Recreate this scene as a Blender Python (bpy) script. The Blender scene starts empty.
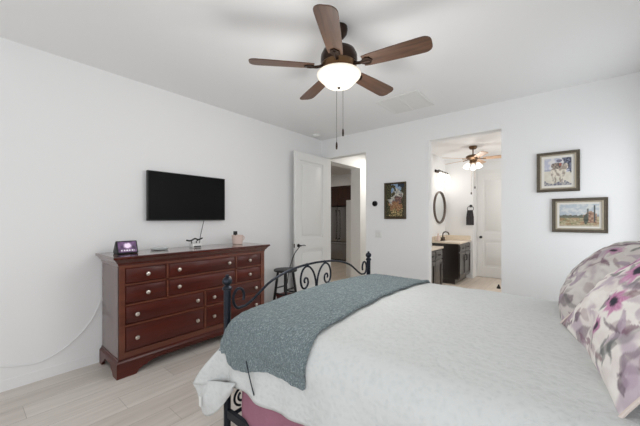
import bpy, bmesh, math, random
from math import sin, cos, pi, radians
from mathutils import Vector, Matrix, noise
random.seed(7)
C = bpy.context.scene
COL = C.collection

# ------------------------------------------------------------------ camera
F_PX = 297.0
YAW = math.atan2(245, 297)
cd = bpy.data.cameras.new('camera')
cd.sensor_width = 36.0
cd.lens = 36.0 * F_PX / 640.0
cd.shift_y = 6.0 / 640.0
cd.clip_start = 0.02
cam = bpy.data.objects.new('camera', cd)
COL.objects.link(cam)
cam.location = (0, 0, 1.337)
cam.rotation_euler = (pi / 2, 0, YAW)
C.camera = cam

# ------------------------------------------------------------------ world, light, exposure
vs = C.view_settings
vs.view_transform = 'Standard'
vs.look = 'None'
vs.gamma = 1.0
vs.use_curve_mapping = False
vs.exposure = 0.0
world = bpy.data.worlds.new('sky')
C.world = world
world.use_nodes = True
bg = world.node_tree.nodes['Background']
bg.inputs[0].default_value = (0.86, 0.93, 1.0, 1)
bg.inputs[1].default_value = 1.2


def area(name, loc, target, sx, sy, power, col=(1, 1, 1)):
    l = bpy.data.lights.new(name, 'AREA')
    l.shape = 'RECTANGLE'
    l.size = sx
    l.size_y = sy
    l.energy = power
    l.color = col
    o = bpy.data.objects.new(name, l)
    COL.objects.link(o)
    o.location = loc
    d = Vector(target) - Vector(loc)
    o.rotation_euler = d.to_track_quat('-Z', 'Y').to_euler()
    return o


def point(name, loc, power, col=(1, 1, 1), r=0.05):
    l = bpy.data.lights.new(name, 'POINT')
    l.energy = power
    l.color = col
    l.shadow_soft_size = r
    o = bpy.data.objects.new(name, l)
    COL.objects.link(o)
    o.location = loc
    return o


# daylight at unseen windows behind the camera, guessed to explain the light
area('guessed_west_window_daylight', (-2.25, -3.02, 1.35), (-2.25, 3, 1.60), 1.5, 1.6, 15, (0.98, 0.99, 1.0))
area('guessed_east_window_daylight', (-0.40, -3.02, 1.35), (-0.40, 3, 1.60), 1.3, 1.6, 15, (0.98, 0.99, 1.0))
area('guessed_side_window_daylight', (0.66, -0.30, 1.40), (-3, -0.30, 1.40), 1.1, 1.5, 12.5, (0.98, 0.99, 1.0))  # unseen right wall window, added to explain light from that side
area('guessed_bed_window_daylight', (0.66, 3.40, 1.40), (-3, 3.40, 1.40), 0.9, 1.5, 6.5, (0.98, 0.99, 1.0))  # second unseen window, added past the bed to brighten that end
# bathroom lamp for a guessed, unbuilt window; then the kitchen's and hall's ceiling lights
area('bathroom_guessed_daylight', (0.36, 6.1, 1.6), (-2, 6.2, 1.4), 1.4, 1.2, 20, (1.0, 0.98, 0.95))
area('hall_ceiling_lamp', (-2.85, 5.7, 2.70), (-2.85, 5.7, 0), 0.4, 0.4, 13, (1.0, 0.96, 0.90))
area('kitchen_ceiling_lamp', (-5.3, 6.2, 2.70), (-5.3, 6.2, 0), 0.5, 0.5, 11, (1.0, 0.93, 0.84))


# ------------------------------------------------------------------ materials
def lin(c):
    return tuple(((v / 255.0) / 12.92) if v / 255.0 <= 0.04045 else (((v / 255.0) + 0.055) / 1.055) ** 2.4 for v in c)


def newmat(name):
    m = bpy.data.materials.new(name)
    m.use_nodes = True
    return m, m.node_tree.nodes, m.node_tree.links, m.node_tree.nodes['Principled BSDF']


def mat(name, rgb, rough=0.5, metal=0.0, coat=0.0, noise_amt=0.0, noise_scale=8.0, bump=0.0, bump_scale=60.0,
        emit=0.0, emit_rgb=None, spec=None, trans=0.0, stretch=(1, 1, 1)):
    m, N, L, b = newmat(name)
    c = lin(rgb)
    b.inputs['Base Color'].default_value = (*c, 1)
    b.inputs['Roughness'].default_value = rough
    b.inputs['Metallic'].default_value = metal
    b.inputs['Coat Weight'].default_value = coat
    b.inputs['Coat Roughness'].default_value = 0.12
    if spec is not None:
        b.inputs['Specular IOR Level'].default_value = spec
    if trans:
        b.inputs['Transmission Weight'].default_value = trans
    if emit:
        b.inputs['Emission Color'].default_value = (*lin(emit_rgb or rgb), 1)
        b.inputs['Emission Strength'].default_value = emit
    tc = N.new('ShaderNodeTexCoord')
    mp = N.new('ShaderNodeMapping')
    mp.inputs['Scale'].default_value = stretch
    L.new(tc.outputs['Object'], mp.inputs[0])
    if noise_amt:
        n = N.new('ShaderNodeTexNoise')
        n.inputs['Scale'].default_value = noise_scale
        n.inputs['Detail'].default_value = 5
        L.new(mp.outputs[0], n.inputs['Vector'])
        r = N.new('ShaderNodeMix')
        r.data_type = 'RGBA'
        r.inputs[6].default_value = (*[max(0, v * (1 - noise_amt)) for v in c], 1)
        r.inputs[7].default_value = (*[min(1, v * (1 + noise_amt)) for v in c], 1)
        L.new(n.outputs['Fac'], r.inputs[0])
        L.new(r.outputs[2], b.inputs['Base Color'])
    if bump:
        n2 = N.new('ShaderNodeTexNoise')
        n2.inputs['Scale'].default_value = bump_scale
        n2.inputs['Detail'].default_value = 4
        L.new(mp.outputs[0], n2.inputs['Vector'])
        bp = N.new('ShaderNodeBump')
        bp.inputs['Strength'].default_value = bump
        bp.inputs['Distance'].default_value = 0.01
        L.new(n2.outputs['Fac'], bp.inputs['Height'])
        L.new(bp.outputs[0], b.inputs['Normal'])
    return m


def wood(name, dark, light, axis='Y', rough=0.3, coat=0.6, scale=14.0, spec=0.5):
    m, N, L, b = newmat(name)
    tc = N.new('ShaderNodeTexCoord')
    mp = N.new('ShaderNodeMapping')
    s = {'X': (0.08, 1, 1), 'Y': (1, 0.08, 1), 'Z': (1, 1, 0.08)}[axis]
    mp.inputs['Scale'].default_value = s
    L.new(tc.outputs['Object'], mp.inputs[0])
    n = N.new('ShaderNodeTexNoise')
    n.inputs['Scale'].default_value = scale
    n.inputs['Detail'].default_value = 8
    n.inputs['Roughness'].default_value = 0.65
    n.inputs['Distortion'].default_value = 0.6
    L.new(mp.outputs[0], n.inputs['Vector'])
    r = N.new('ShaderNodeValToRGB')
    r.color_ramp.elements[0].position = 0.3
    r.color_ramp.elements[1].position = 0.72
    r.color_ramp.elements[0].color = (*lin(dark), 1)
    r.color_ramp.elements[1].color = (*lin(light), 1)
    L.new(n.outputs['Fac'], r.inputs[0])
    L.new(r.outputs[0], b.inputs['Base Color'])
    b.inputs['Roughness'].default_value = rough
    b.inputs['Coat Weight'].default_value = coat
    b.inputs['Coat Roughness'].default_value = 0.15
    b.inputs['Specular IOR Level'].default_value = spec
    return m


def attr_mat(name, rough=0.6, bump=0.0, bump_scale=90, emit=0.0, coat=0.0, grain=False):
    m, N, L, b = newmat(name)
    a = N.new('ShaderNodeAttribute')
    a.attribute_name = 'Col'
    L.new(a.outputs['Color'], b.inputs['Base Color'])
    if grain:
        tg = N.new('ShaderNodeTexCoord')
        mg = N.new('ShaderNodeMapping')
        mg.inputs['Scale'].default_value = (1, 0.07, 1)
        L.new(tg.outputs['Object'], mg.inputs[0])
        ng = N.new('ShaderNodeTexNoise')
        ng.inputs['Scale'].default_value = 22
        ng.inputs['Detail'].default_value = 7
        ng.inputs['Roughness'].default_value = 0.68
        L.new(mg.outputs[0], ng.inputs['Vector'])
        rg = N.new('ShaderNodeValToRGB')
        rg.color_ramp.elements[0].position = 0.3
        rg.color_ramp.elements[1].position = 0.68
        rg.color_ramp.elements[0].color = (0.80, 0.785, 0.77, 1)
        rg.color_ramp.elements[1].color = (1, 1, 1, 1)
        L.new(ng.outputs['Fac'], rg.inputs[0])
        xg = N.new('ShaderNodeMix')
        xg.data_type = 'RGBA'
        xg.blend_type = 'MULTIPLY'
        xg.inputs[0].default_value = 1
        L.new(a.outputs['Color'], xg.inputs[6])
        L.new(rg.outputs[0], xg.inputs[7])
        L.new(xg.outputs[2], b.inputs['Base Color'])
    b.inputs['Roughness'].default_value = rough
    b.inputs['Coat Weight'].default_value = coat
    if emit:
        L.new(a.outputs['Color'], b.inputs['Emission Color'])
        b.inputs['Emission Strength'].default_value = emit
    if bump:
        tc = N.new('ShaderNodeTexCoord')
        n = N.new('ShaderNodeTexNoise')
        n.inputs['Scale'].default_value = bump_scale
        L.new(tc.outputs['Object'], n.inputs['Vector'])
        bp = N.new('ShaderNodeBump')
        bp.inputs['Strength'].default_value = bump
        bp.inputs['Distance'].default_value = 0.01
        L.new(n.outputs['Fac'], bp.inputs['Height'])
        L.new(bp.outputs[0], b.inputs['Normal'])
    return m


def floor_mat(name, base, var, grout, w=0.2025, l=1.2, rot=True, off=(0, 0)):
    m, N, L, b = newmat(name)
    tc = N.new('ShaderNodeTexCoord')
    mp = N.new('ShaderNodeMapping')
    mp.inputs['Location'].default_value = (off[0], off[1], 0)
    mp.inputs['Rotation'].default_value = (0, 0, radians(90) if rot else 0)
    L.new(tc.outputs['Object'], mp.inputs[0])
    br = N.new('ShaderNodeTexBrick')
    br.inputs['Scale'].default_value = 1.0
    br.inputs['Brick Width'].default_value = l
    br.inputs['Row Height'].default_value = w
    br.inputs['Mortar Size'].default_value = 0.0022
    br.inputs['Mortar Smooth'].default_value = 0.1
    br.inputs['Bias'].default_value = 0.0
    br.offset = 0.34
    br.offset_frequency = 2
    br.inputs['Color1'].default_value = (*lin(base), 1)
    br.inputs['Color2'].default_value = (*lin(var), 1)
    br.inputs['Mortar'].default_value = (*lin(grout), 1)
    L.new(mp.outputs[0], br.inputs['Vector'])
    mp2 = N.new('ShaderNodeMapping')
    mp2.inputs['Scale'].default_value = (1, 0.09, 1)
    L.new(tc.outputs['Object'], mp2.inputs[0])
    n = N.new('ShaderNodeTexNoise')
    n.inputs['Scale'].default_value = 16
    n.inputs['Detail'].default_value = 7
    n.inputs['Roughness'].default_value = 0.65
    L.new(mp2.outputs[0], n.inputs['Vector'])
    rp = N.new('ShaderNodeValToRGB')
    rp.color_ramp.elements[0].position = 0.3
    rp.color_ramp.elements[1].position = 0.7
    rp.color_ramp.elements[0].color = (0.78, 0.765, 0.75, 1)
    rp.color_ramp.elements[1].color = (1, 1, 1, 1)
    L.new(n.outputs['Fac'], rp.inputs[0])
    mx = N.new('ShaderNodeMix')
    mx.data_type = 'RGBA'
    mx.blend_type = 'MULTIPLY'
    mx.inputs[0].default_value = 1
    L.new(br.outputs['Color'], mx.inputs[6])
    L.new(rp.outputs[0], mx.inputs[7])
    L.new(mx.outputs[2], b.inputs['Base Color'])
    b.inputs['Roughness'].default_value = 0.42
    bp = N.new('ShaderNodeBump')
    bp.inputs['Strength'].default_value = 0.25
    bp.inputs['Distance'].default_value = 0.002
    inv = N.new('ShaderNodeMath')
    inv.operation = 'SUBTRACT'
    inv.inputs[0].default_value = 1
    L.new(br.outputs['Fac'], inv.inputs[1])
    L.new(inv.outputs[0], bp.inputs['Height'])
    L.new(bp.outputs[0], b.inputs['Normal'])
    return m


M = {}
M['wall'] = mat('wall_paint', (241, 241, 241), 0.85, bump=0.05, bump_scale=120, spec=0.2)
M['ceil'] = mat('ceiling_paint', (241, 241, 241), 0.9, bump=0.05, bump_scale=120, spec=0.2)
M['trim'] = mat('trim_paint', (238, 238, 236), 0.45, noise_amt=0.01)
M['door'] = mat('door_paint', (236, 236, 234), 0.4, noise_amt=0.01)
M['floor'] = attr_mat('plank_tile', 0.42, grain=True)
M['grout'] = mat('tile_grout', (158, 150, 143), 0.8, noise_amt=0.03)
M['floor_warm'] = floor_mat('warm_tile', (240, 228, 214), (232, 218, 203), (190, 176, 160), w=0.3, l=0.6)
M['mahogany'] = wood('mahogany', (56, 16, 9), (92, 31, 18), 'Y', 0.36, 0.22, 12, 0.35)
M['mahogany_top'] = wood('mahogany_polished_top', (56, 16, 9), (92, 31, 18), 'Y', 0.25, 1.0, 12)
M['mahogany_v'] = wood('mahogany_upright', (52, 18, 12), (86, 35, 23), 'Z', 0.30, 1.0, 12)
M['mahogany_edge'] = wood('mahogany_paler_frame', (82, 38, 24), (118, 64, 44), 'Y', 0.36, 0.3, 12)  # face frame wood in a paler brown than the drawers
M['knob'] = mat('brushed_nickel', (214, 206, 196), 0.28, 1.0, noise_amt=0.04)
M['black'] = mat('black_plastic', (17, 17, 19), 0.4, noise_amt=0.06)
M['screen'] = mat('dark_screen', (10, 10, 11), 0.45, noise_amt=0.03, spec=0.10)
M['iron'] = mat('wrought_iron', (44, 48, 57), 0.30, 0.7, noise_amt=0.15, noise_scale=30, bump=0.06, bump_scale=80)
M['bronze'] = mat('dark_bronze', (52, 38, 31), 0.36, 0.8, noise_amt=0.15, noise_scale=20)
M['brass'] = mat('antique_brass', (112, 88, 66), 0.38, 0.85, noise_amt=0.1, noise_scale=20)
M['blade'] = wood('walnut_blade', (64, 42, 30), (116, 83, 62), 'X', 0.42, 0.15, 22)
M['oak_blade'] = wood('oak_blade', (198, 158, 126), (222, 188, 158), 'X', 0.45, 0.1, 22)
M['bowl'] = mat('alabaster_glass', (250, 244, 232), 0.35, emit=0.32, emit_rgb=(255, 238, 212), noise_amt=0.05, noise_scale=9)
M['shade'] = mat('frosted_shade', (250, 248, 244), 0.4, emit=1.4, emit_rgb=(255, 247, 235), noise_amt=0.02)
M['quilt'] = None
M['mauve'] = mat('mauve_cotton', (161, 112, 129), 0.85, noise_amt=0.1, noise_scale=14, bump=0.3, bump_scale=30, spec=0.2)
M['white_cloth'] = mat('white_ticking', (226, 226, 224), 0.9, noise_amt=0.03, bump=0.1, bump_scale=40)
M['plastic_white'] = mat('white_plastic', (232, 232, 230), 0.4, noise_amt=0.02)
M['steel'] = mat('brushed_steel', (150, 149, 150), 0.22, 1.0, noise_amt=0.06, noise_scale=30, stretch=(1, 1, 0.05))
M['espresso'] = wood('espresso_wood', (26, 20, 18), (44, 36, 33), 'Z', 0.28, 0.35, 16)
M['kitchen_wood'] = wood('cherry_cabinet', (46, 24, 17), (74, 42, 30), 'Z', 0.35, 0.3, 12)
M['counter'] = mat('cream_countertop', (238, 224, 204), 0.25, noise_amt=0.04, noise_scale=20, coat=0.3)
M['mirror'] = mat('mirror_glass', (235, 238, 238), 0.03, 1.0, noise_amt=0.01)
M['mirror_frame'] = mat('pewter_frame', (104, 94, 88), 0.4, 0.5, noise_amt=0.12, noise_scale=30)
M['towel'] = mat('charcoal_towel', (58, 56, 58), 0.95, noise_amt=0.2, noise_scale=60, bump=0.4, bump_scale=200)
M['glass'] = mat('clear_glass', (240, 246, 246), 0.12, trans=0.45, noise_amt=0.01)
M['ceramic'] = mat('blush_ceramic', (226, 204, 194), 0.4, noise_amt=0.06, noise_scale=30)
M['frame'] = mat('antique_silver_frame', (88, 80, 68), 0.45, 0.35, noise_amt=0.6, noise_scale=95, bump=0.5, bump_scale=130)
M['frame_lip'] = mat('silver_gilt_lip', (164, 154, 136), 0.4, 0.4, noise_amt=0.2, noise_scale=90)
M['frame_dark'] = mat('dark_gilt_frame', (70, 58, 38), 0.45, 0.3, noise_amt=0.3, noise_scale=60)
M['mat_board'] = mat('mat_board', (232, 229, 222), 0.9, noise_amt=0.01)
M['red_box'] = mat('dark_red_leather', (92, 38, 32), 0.5, noise_amt=0.2, noise_scale=20)
M['cable_white'] = mat('white_cable', (232, 232, 232), 0.6, noise_amt=0.02)
M['paint'] = attr_mat('painted_print', 0.7)
M['floral'] = attr_mat('floral_cotton', 0.85, bump=0.12, bump_scale=60)
M['lit_screen'] = attr_mat('lit_screen_picture', 0.25, emit=0.5)
M['piping'] = mat('cream_piping', (222, 208, 200), 0.8, noise_amt=0.05)


def quilt_mat():
    m, N, L, b = newmat('embossed_quilt')
    tc = N.new('ShaderNodeTexCoord')
    n1 = N.new('ShaderNodeTexNoise')
    n1.inputs['Scale'].default_value = 34
    n1.inputs['Detail'].default_value = 6
    n1.inputs['Distortion'].default_value = 1.4
    L.new(tc.outputs['Object'], n1.inputs['Vector'])
    v = N.new('ShaderNodeTexVoronoi')
    v.feature = 'SMOOTH_F1'
    v.inputs['Scale'].default_value = 46
    L.new(tc.outputs['Object'], v.inputs['Vector'])
    ad = N.new('ShaderNodeMath')
    ad.operation = 'ADD'
    L.new(n1.outputs['Fac'], ad.inputs[0])
    L.new(v.outputs['Distance'], ad.inputs[1])
    r = N.new('ShaderNodeValToRGB')
    r.color_ramp.elements[0].position = 0.55
    r.color_ramp.elements[1].position = 1.15 if False else 0.98
    r.color_ramp.elements[0].color = (*lin((206, 209, 208)), 1)
    r.color_ramp.elements[1].color = (*lin((213, 215, 214)), 1)
    L.new(ad.outputs[0], r.inputs[0])
    L.new(r.outputs[0], b.inputs['Base Color'])
    b.inputs['Roughness'].default_value = 0.9
    b.inputs['Specular IOR Level'].default_value = 0.15
    bp = N.new('ShaderNodeBump')
    wr = N.new('ShaderNodeTexNoise')
    wr.noise_type = 'RIDGED_MULTIFRACTAL'
    wr.inputs['Scale'].default_value = 5.5
    wr.inputs['Detail'].default_value = 5
    wr.inputs['Distortion'].default_value = 0.8
    L.new(tc.outputs['Object'], wr.inputs['Vector'])
    sm = N.new('ShaderNodeMath')
    sm.operation = 'MULTIPLY_ADD'
    sm.inputs[1].default_value = 0.9
    L.new(wr.outputs['Fac'], sm.inputs[0])
    L.new(ad.outputs[0], sm.inputs[2])
    bp.inputs['Strength'].default_value = 0.32
    bp.inputs['Distance'].default_value = 0.010
    L.new(sm.outputs[0], bp.inputs['Height'])
    L.new(bp.outputs[0], b.inputs['Normal'])
    return m


def throw_mat():
    m, N, L, b = newmat('boucle_knit')
    tc = N.new('ShaderNodeTexCoord')
    mp = N.new('ShaderNodeMapping')
    mp.inputs['Scale'].default_value = (1.0, 0.45, 1.0)
    mp.inputs['Rotation'].default_value = (0, 0, 0.25)
    L.new(tc.outputs['Object'], mp.inputs[0])
    v = N.new('ShaderNodeTexVoronoi')
    v.inputs['Scale'].default_value = 120
    L.new(mp.outputs[0], v.inputs['Vector'])
    n = N.new('ShaderNodeTexNoise')
    n.inputs['Scale'].default_value = 70
    n.inputs['Detail'].default_value = 6
    L.new(mp.outputs[0], n.inputs['Vector'])
    mu = N.new('ShaderNodeMath')
    mu.operation = 'SUBTRACT'
    L.new(n.outputs['Fac'], mu.inputs[0])
    L.new(v.outputs['Distance'], mu.inputs[1])
    r = N.new('ShaderNodeValToRGB')
    r.color_ramp.elements[0].position = -0.0
    r.color_ramp.elements[1].position = 0.5
    r.color_ramp.elements[0].color = (*lin((121, 136, 140)), 1)
    r.color_ramp.elements[1].color = (*lin((172, 187, 191)), 1)
    L.new(mu.outputs[0], r.inputs[0])
    L.new(r.outputs[0], b.inputs['Base Color'])
    b.inputs['Roughness'].default_value = 1.0
    b.inputs['Specular IOR Level'].default_value = 0.05
    b.inputs['Sheen Weight'].default_value = 0.25
    bp = N.new('ShaderNodeBump')
    bp.inputs['Strength'].default_value = 0.9
    bp.inputs['Distance'].default_value = 0.015
    L.new(mu.outputs[0], bp.inputs['Height'])
    L.new(bp.outputs[0], b.inputs['Normal'])
    return m


M['quilt'] = quilt_mat()
M['throw'] = throw_mat()


# ------------------------------------------------------------------ mesh helpers
def BM():
    return bmesh.new()


def box(bm, x0, x1, y0, y1, z0, z1, bev=0.0, seg=2):
    g = bmesh.ops.create_cube(bm, size=1.0)
    vsx = g['verts']
    for v in vsx:
        v.co = Vector((x0 + (v.co.x + 0.5) * (x1 - x0), y0 + (v.co.y + 0.5) * (y1 - y0), z0 + (v.co.z + 0.5) * (z1 - z0)))
    if bev:
        es = list({e for v in vsx for e in v.link_edges})
        bmesh.ops.bevel(bm, geom=es, offset=bev, segments=seg, affect='EDGES', profile=0.5)
    return bm


def lathe(bm, prof, c=(0, 0, 0), n=24, mtx=None, sx=1.0):
    rings = []
    for r, z in prof:
        ring = []
        for i in range(n):
            a = 2 * pi * i / n
            p = Vector((r * cos(a) * sx, r * sin(a), z))
            if mtx:
                p = mtx @ p
            ring.append(bm.verts.new(p + Vector(c)))
        rings.append(ring)
    for a, b in zip(rings, rings[1:]):
        for i in range(n):
            j = (i + 1) % n
            bm.faces.new((a[i], a[j], b[j], b[i]))
    bm.faces.new(list(reversed(rings[0])))
    bm.faces.new(rings[-1])
    return bm


def tube(bm, pts, r, n=8, closed=False):
    pts = [Vector(p) for p in pts]
    rings = []
    N = len(pts)
    up = None
    for i, p in enumerate(pts):
        if closed:
            t = (pts[(i + 1) % N] - pts[i - 1]).normalized()
        else:
            t = (pts[min(i + 1, N - 1)] - pts[max(i - 1, 0)]).normalized()
        if up is None:
            up = t.orthogonal().normalized()
        up = (up - t * up.dot(t)).normalized()
        w = t.cross(up)
        rr = r[i] if isinstance(r, (list, tuple)) else r
        rings.append([bm.verts.new(p + (up * cos(2 * pi * k / n) + w * sin(2 * pi * k / n)) * rr) for k in range(n)])
    m = N if closed else N - 1
    for i in range(m):
        a, b = rings[i], rings[(i + 1) % N]
        for k in range(n):
            j = (k + 1) % n
            bm.faces.new((a[k], a[j], b[j], b[k]))
    if not closed:
        bm.faces.new(list(reversed(rings[0])))
        bm.faces.new(rings[-1])
    return bm


def prism(bm, poly, axis, a, b):
    """poly is a list of 2D points in the plane across axis; extruded from a to b."""
    def P(p, t):
        if axis == 'x':
            return Vector((t, p[0], p[1]))
        if axis == 'y':
            return Vector((p[0], t, p[1]))
        return Vector((p[0], p[1], t))
    A = [bm.verts.new(P(p, a)) for p in poly]
    B = [bm.verts.new(P(p, b)) for p in poly]
    n = len(poly)
    for i in range(n):
        j = (i + 1) % n
        bm.faces.new((A[i], A[j], B[j], B[i]))
    bm.faces.new(list(reversed(A)))
    bm.faces.new(B)
    return bm


def xf(bm, mtx):
    for v in bm.verts:
        v.co = mtx @ v.co
    return bm


def smooth_path(ctrl, n=8):
    """Catmull-Rom through control points."""
    P = [Vector(p) for p in ctrl]
    out = []
    for i in range(len(P) - 1):
        p0 = P[max(i - 1, 0)]
        p1, p2 = P[i], P[i + 1]
        p3 = P[min(i + 2, len(P) - 1)]
        for k in range(n):
            t = k / n
            out.append(0.5 * ((2 * p1) + (p2 - p0) * t + (2 * p0 - 5 * p1 + 4 * p2 - p3) * t * t + (3 * p1 - p0 - 3 * p2 + p3) * t ** 3))
    out.append(P[-1])
    return out


def root_loc(o):
    while o.parent:
        o = o.parent
    return Vector(o.location)


def obj(name, bm, m, parent=None, loc=None, sharp=35, keep=False):
    """link bm as one mesh object; verts are given in world space."""
    base = root_loc(parent) if parent else (Vector(loc) if loc else None)
    bmesh.ops.recalc_face_normals(bm, faces=bm.faces[:]) if not keep else None
    if base is None:
        xs = [v.co.x for v in bm.verts]
        ys = [v.co.y for v in bm.verts]
        zs = [v.co.z for v in bm.verts]
        base = Vector(((min(xs) + max(xs)) / 2, (min(ys) + max(ys)) / 2, min(zs)))
    for v in bm.verts:
        v.co -= base
    for f in bm.faces:
        f.smooth = True
    lim = radians(sharp)
    for e in bm.edges:
        if len(e.link_faces) == 2 and e.calc_face_angle(0) > lim:
            e.smooth = False
    me = bpy.data.meshes.new(name)
    bm.to_mesh(me)
    bm.free()
    for mm in (m if isinstance(m, (list, tuple)) else [m]):
        me.materials.append(mm)
    o = bpy.data.objects.new(name, me)
    COL.objects.link(o)
    if parent:
        o.parent = parent
    else:
        o.location = base
    return o


def obj_local(name, bm, m, parent, mtx, sharp=35):
    """mesh kept in its own frame (so that wood grain runs along it), placed by a world matrix."""
    o = obj(name, bm, m, None, (0, 0, 0), sharp)
    o.parent = parent
    o.matrix_basis = Matrix.Translation(-root_loc(parent)) @ mtx
    return o


def tag(o, label, cat, group=None):
    o['label'] = label
    o['category'] = cat
    if group:
        o['group'] = group
    return o


def thing(name, label, cat, loc, group=None):
    o = bpy.data.objects.new(name, None)
    o.empty_display_size = 0.05
    COL.objects.link(o)
    o.location = loc
    return tag(o, label, cat, group)


def struct(name, bm, m, parent=None, label=None):
    o = obj(name, bm, m, parent)
    if not parent:
        o['kind'] = 'structure'
        o['label'] = label
    return o


def grid_obj(name, nu, nv, fpos, fcol, m, parent=None, close=False, loc=None):
    """grid surface with a painted colour per vertex (surface pattern)."""
    bm = BM()
    lay = bm.verts.layers.float_color.new('Col')
    V = []
    for i in range(nu + 1):
        row = []
        for j in range(nv + 1):
            v = bm.verts.new(fpos(i / nu, j / nv))
            v[lay] = (*fcol(i / nu, j / nv), 1)
            row.append(v)
        V.append(row)
    for i in range(nu):
        for j in range(nv):
            bm.faces.new((V[i][j], V[i + 1][j], V[i + 1][j + 1], V[i][j + 1]))
    return obj(name, bm, m, parent, loc=loc)


def fbm(x, y, z=0.0, o=4):
    return 0.5 + 0.5 * noise.fractal(Vector((x, y, z)), 0.9, 2.0, o)


def sst(a, b, x):
    t = max(0.0, min(1.0, (x - a) / (b - a)))
    return t * t * (3 - 2 * t)


def mixc(a, b, t):
    return tuple(a[i] + (b[i] - a[i]) * t for i in range(3))


# ------------------------------------------------------------------ room shell
LW, BW, RW, SW, H = -3.358, 4.12, 0.62, -3.0, 2.74
T = 0.12
DX0, DX1 = -3.265, -2.43     # bedroom door opening
BX0, BX1 = -1.455, -0.587   # bathroom opening
OH = 2.42

b = BM()
lay = b.verts.layers.float_color.new('Col')
box(b, LW - T, RW + T, SW - T, BW + T, -0.05, -0.0012)
for f in b.faces:
    f.material_index = 0
rp = random.Random(5)
known = {-3: 0.285, -2: 1.167, -1: 0.755, 1: 0.944}
for k in range(-6, 16):
    xa = -2.3765 + k * 0.2025
    xb = xa + 0.2025
    xa, xb = max(xa, LW - T), min(xb, RW + T)
    if xb - xa < 0.01:
        continue
    yj = known.get(k, rp.uniform(0, 1.2)) - 1.2 * 4
    while yj < BW + T:
        ya, yb = max(yj, SW - T), min(yj + 1.2, BW + T)
        yj += 1.2
        if yb - ya < 0.01:
            continue
        g = 0.0010
        tint = rp.uniform(0.0, 1.0)
        c = mixc(lin((226, 219, 212)), lin((212, 204, 196)), tint)
        vv = [b.verts.new(p) for p in ((xa + g, ya + g, 0), (xb - g, ya + g, 0), (xb - g, yb - g, 0), (xa + g, yb - g, 0))]
        for v in vv:
            v[lay] = (*c, 1)
        f = b.faces.new(vv)
        f.material_index = 1
bf = obj('floor', b, [M['grout'], M['floor']], keep=True)
bf['kind'] = 'structure'
bf['label'] = 'light grey beige wood look plank tile floor'
struct('ceiling', box(BM(), LW - T, RW + T, SW - T, BW + T, H, H + 0.06), M['ceil'], label='flat white bedroom ceiling')
struct('wall_left', box(BM(), LW - T, LW, SW - T, BW, 0, H), M['wall'], label='white wall behind dresser and television')
b = BM()
box(b, RW, RW + T, SW - T, -0.90, 0, H)
for wa, wb in ((-0.90, 0.30), (2.90, 3.90)):  # openings for the unseen, guessed windows
    box(b, RW, RW + T, wa, wb, 0, 0.55)
    box(b, RW, RW + T, wa, wb, 2.25, H)
box(b, RW, RW + T, 0.30, 2.90, 0, H)
box(b, RW, RW + T, 3.90, BW + T, 0, H)
struct('wall_right', b, M['wall'], label='white wall at the head of the bed')
b = BM()
box(b, LW - T, DX0, BW, BW + T, 0, H)
box(b, DX0, DX1, BW, BW + T, OH, H)
box(b, DX1, BX0, BW, BW + T, 0, H)
box(b, BX0, BX1, BW, BW + T, OH, H)
box(b, BX1, RW, BW, BW + T, 0, H)
struct('wall_back', b, M['wall'], label='white wall with two doorways and three pictures')
# wall behind the camera with guessed window openings, like those in the right wall
WIN = ((-3.0, -1.5), (-1.05, 0.25))
b = BM()
y0, y1 = SW - T, SW
box(b, LW, -3.0, y0, y1, 0, H)
for xa, xb in WIN:
    box(b, xa, xb, y0, y1, 0, 0.55)
    box(b, xa, xb, y0, y1, 2.15, H)
box(b, -1.5, -1.05, y0, y1, 0, H)
box(b, 0.25, RW, y0, y1, 0, H)
struct('wall_front', b, M['wall'], label='white wall with guessed windows behind the camera')
for i, (xa, xb) in enumerate(WIN):
    b = BM()
    ya, yb = SW - 0.10, SW - 0.05
    box(b, xa, xb, ya, yb, 0.55, 0.60)
    box(b, xa, xb, ya, yb, 2.10, 2.15)
    box(b, xa, xa + 0.05, ya, yb, 0.6, 2.1)
    box(b, xb - 0.05, xb, ya, yb, 0.6, 2.1)
    box(b, xa + 0.05, xb - 0.05, ya, yb, 1.33, 1.36)
    struct('window_%d' % (i + 1), b, M['trim'], label='guessed white framed window')
for k, (wa, wb) in enumerate(((-0.90, 0.30), (2.90, 3.90))):
    b = BM()
    xa, xb = RW + 0.05, RW + 0.10
    box(b, xa, xb, wa, wb, 0.55, 0.60)
    box(b, xa, xb, wa, wb, 2.20, 2.25)
    box(b, xa, xb, wa, wa + 0.05, 0.6, 2.2)
    box(b, xa, xb, wb - 0.05, wb, 0.6, 2.2)
    struct('window_%d' % (k + 3), b, M['trim'], label='guessed white framed window in the right wall')

# baseboards
def baseboard(name, x0, x1, y0, y1):
    b = BM()
    box(b, x0, x1, y0, y1, 0, 0.085)
    struct(name, b, M['wall'], label='white baseboard')

baseboard('baseboard_left', LW, LW + 0.004, SW, BW)
b = BM()
for xa, xb in ((LW + 0.008, DX0 - 0.0), (DX1, BX0), (BX1, RW)):
    box(b, xa, xb, BW - 0.008, BW, 0, 0.085, 0.003, 1)
struct('baseboard_back', b, M['wall'], label='white baseboard under the pictures wall')
baseboard('baseboard_right', RW - 0.008, RW, SW, BW - 0.01)

# bedroom door jamb
b = BM()
box(b, DX0, DX0 + 0.018, BW - 0.004, BW + T + 0.004, 0, OH)
box(b, DX1 - 0.018, DX1, BW - 0.004, BW + T + 0.004, 0, OH)
box(b, DX0 + 0.018, DX1 - 0.018, BW - 0.004, BW + T + 0.004, OH - 0.018, OH)
struct('trim_bedroom_door', b, M['trim'], label='white jamb of the bedroom doorway')

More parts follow.
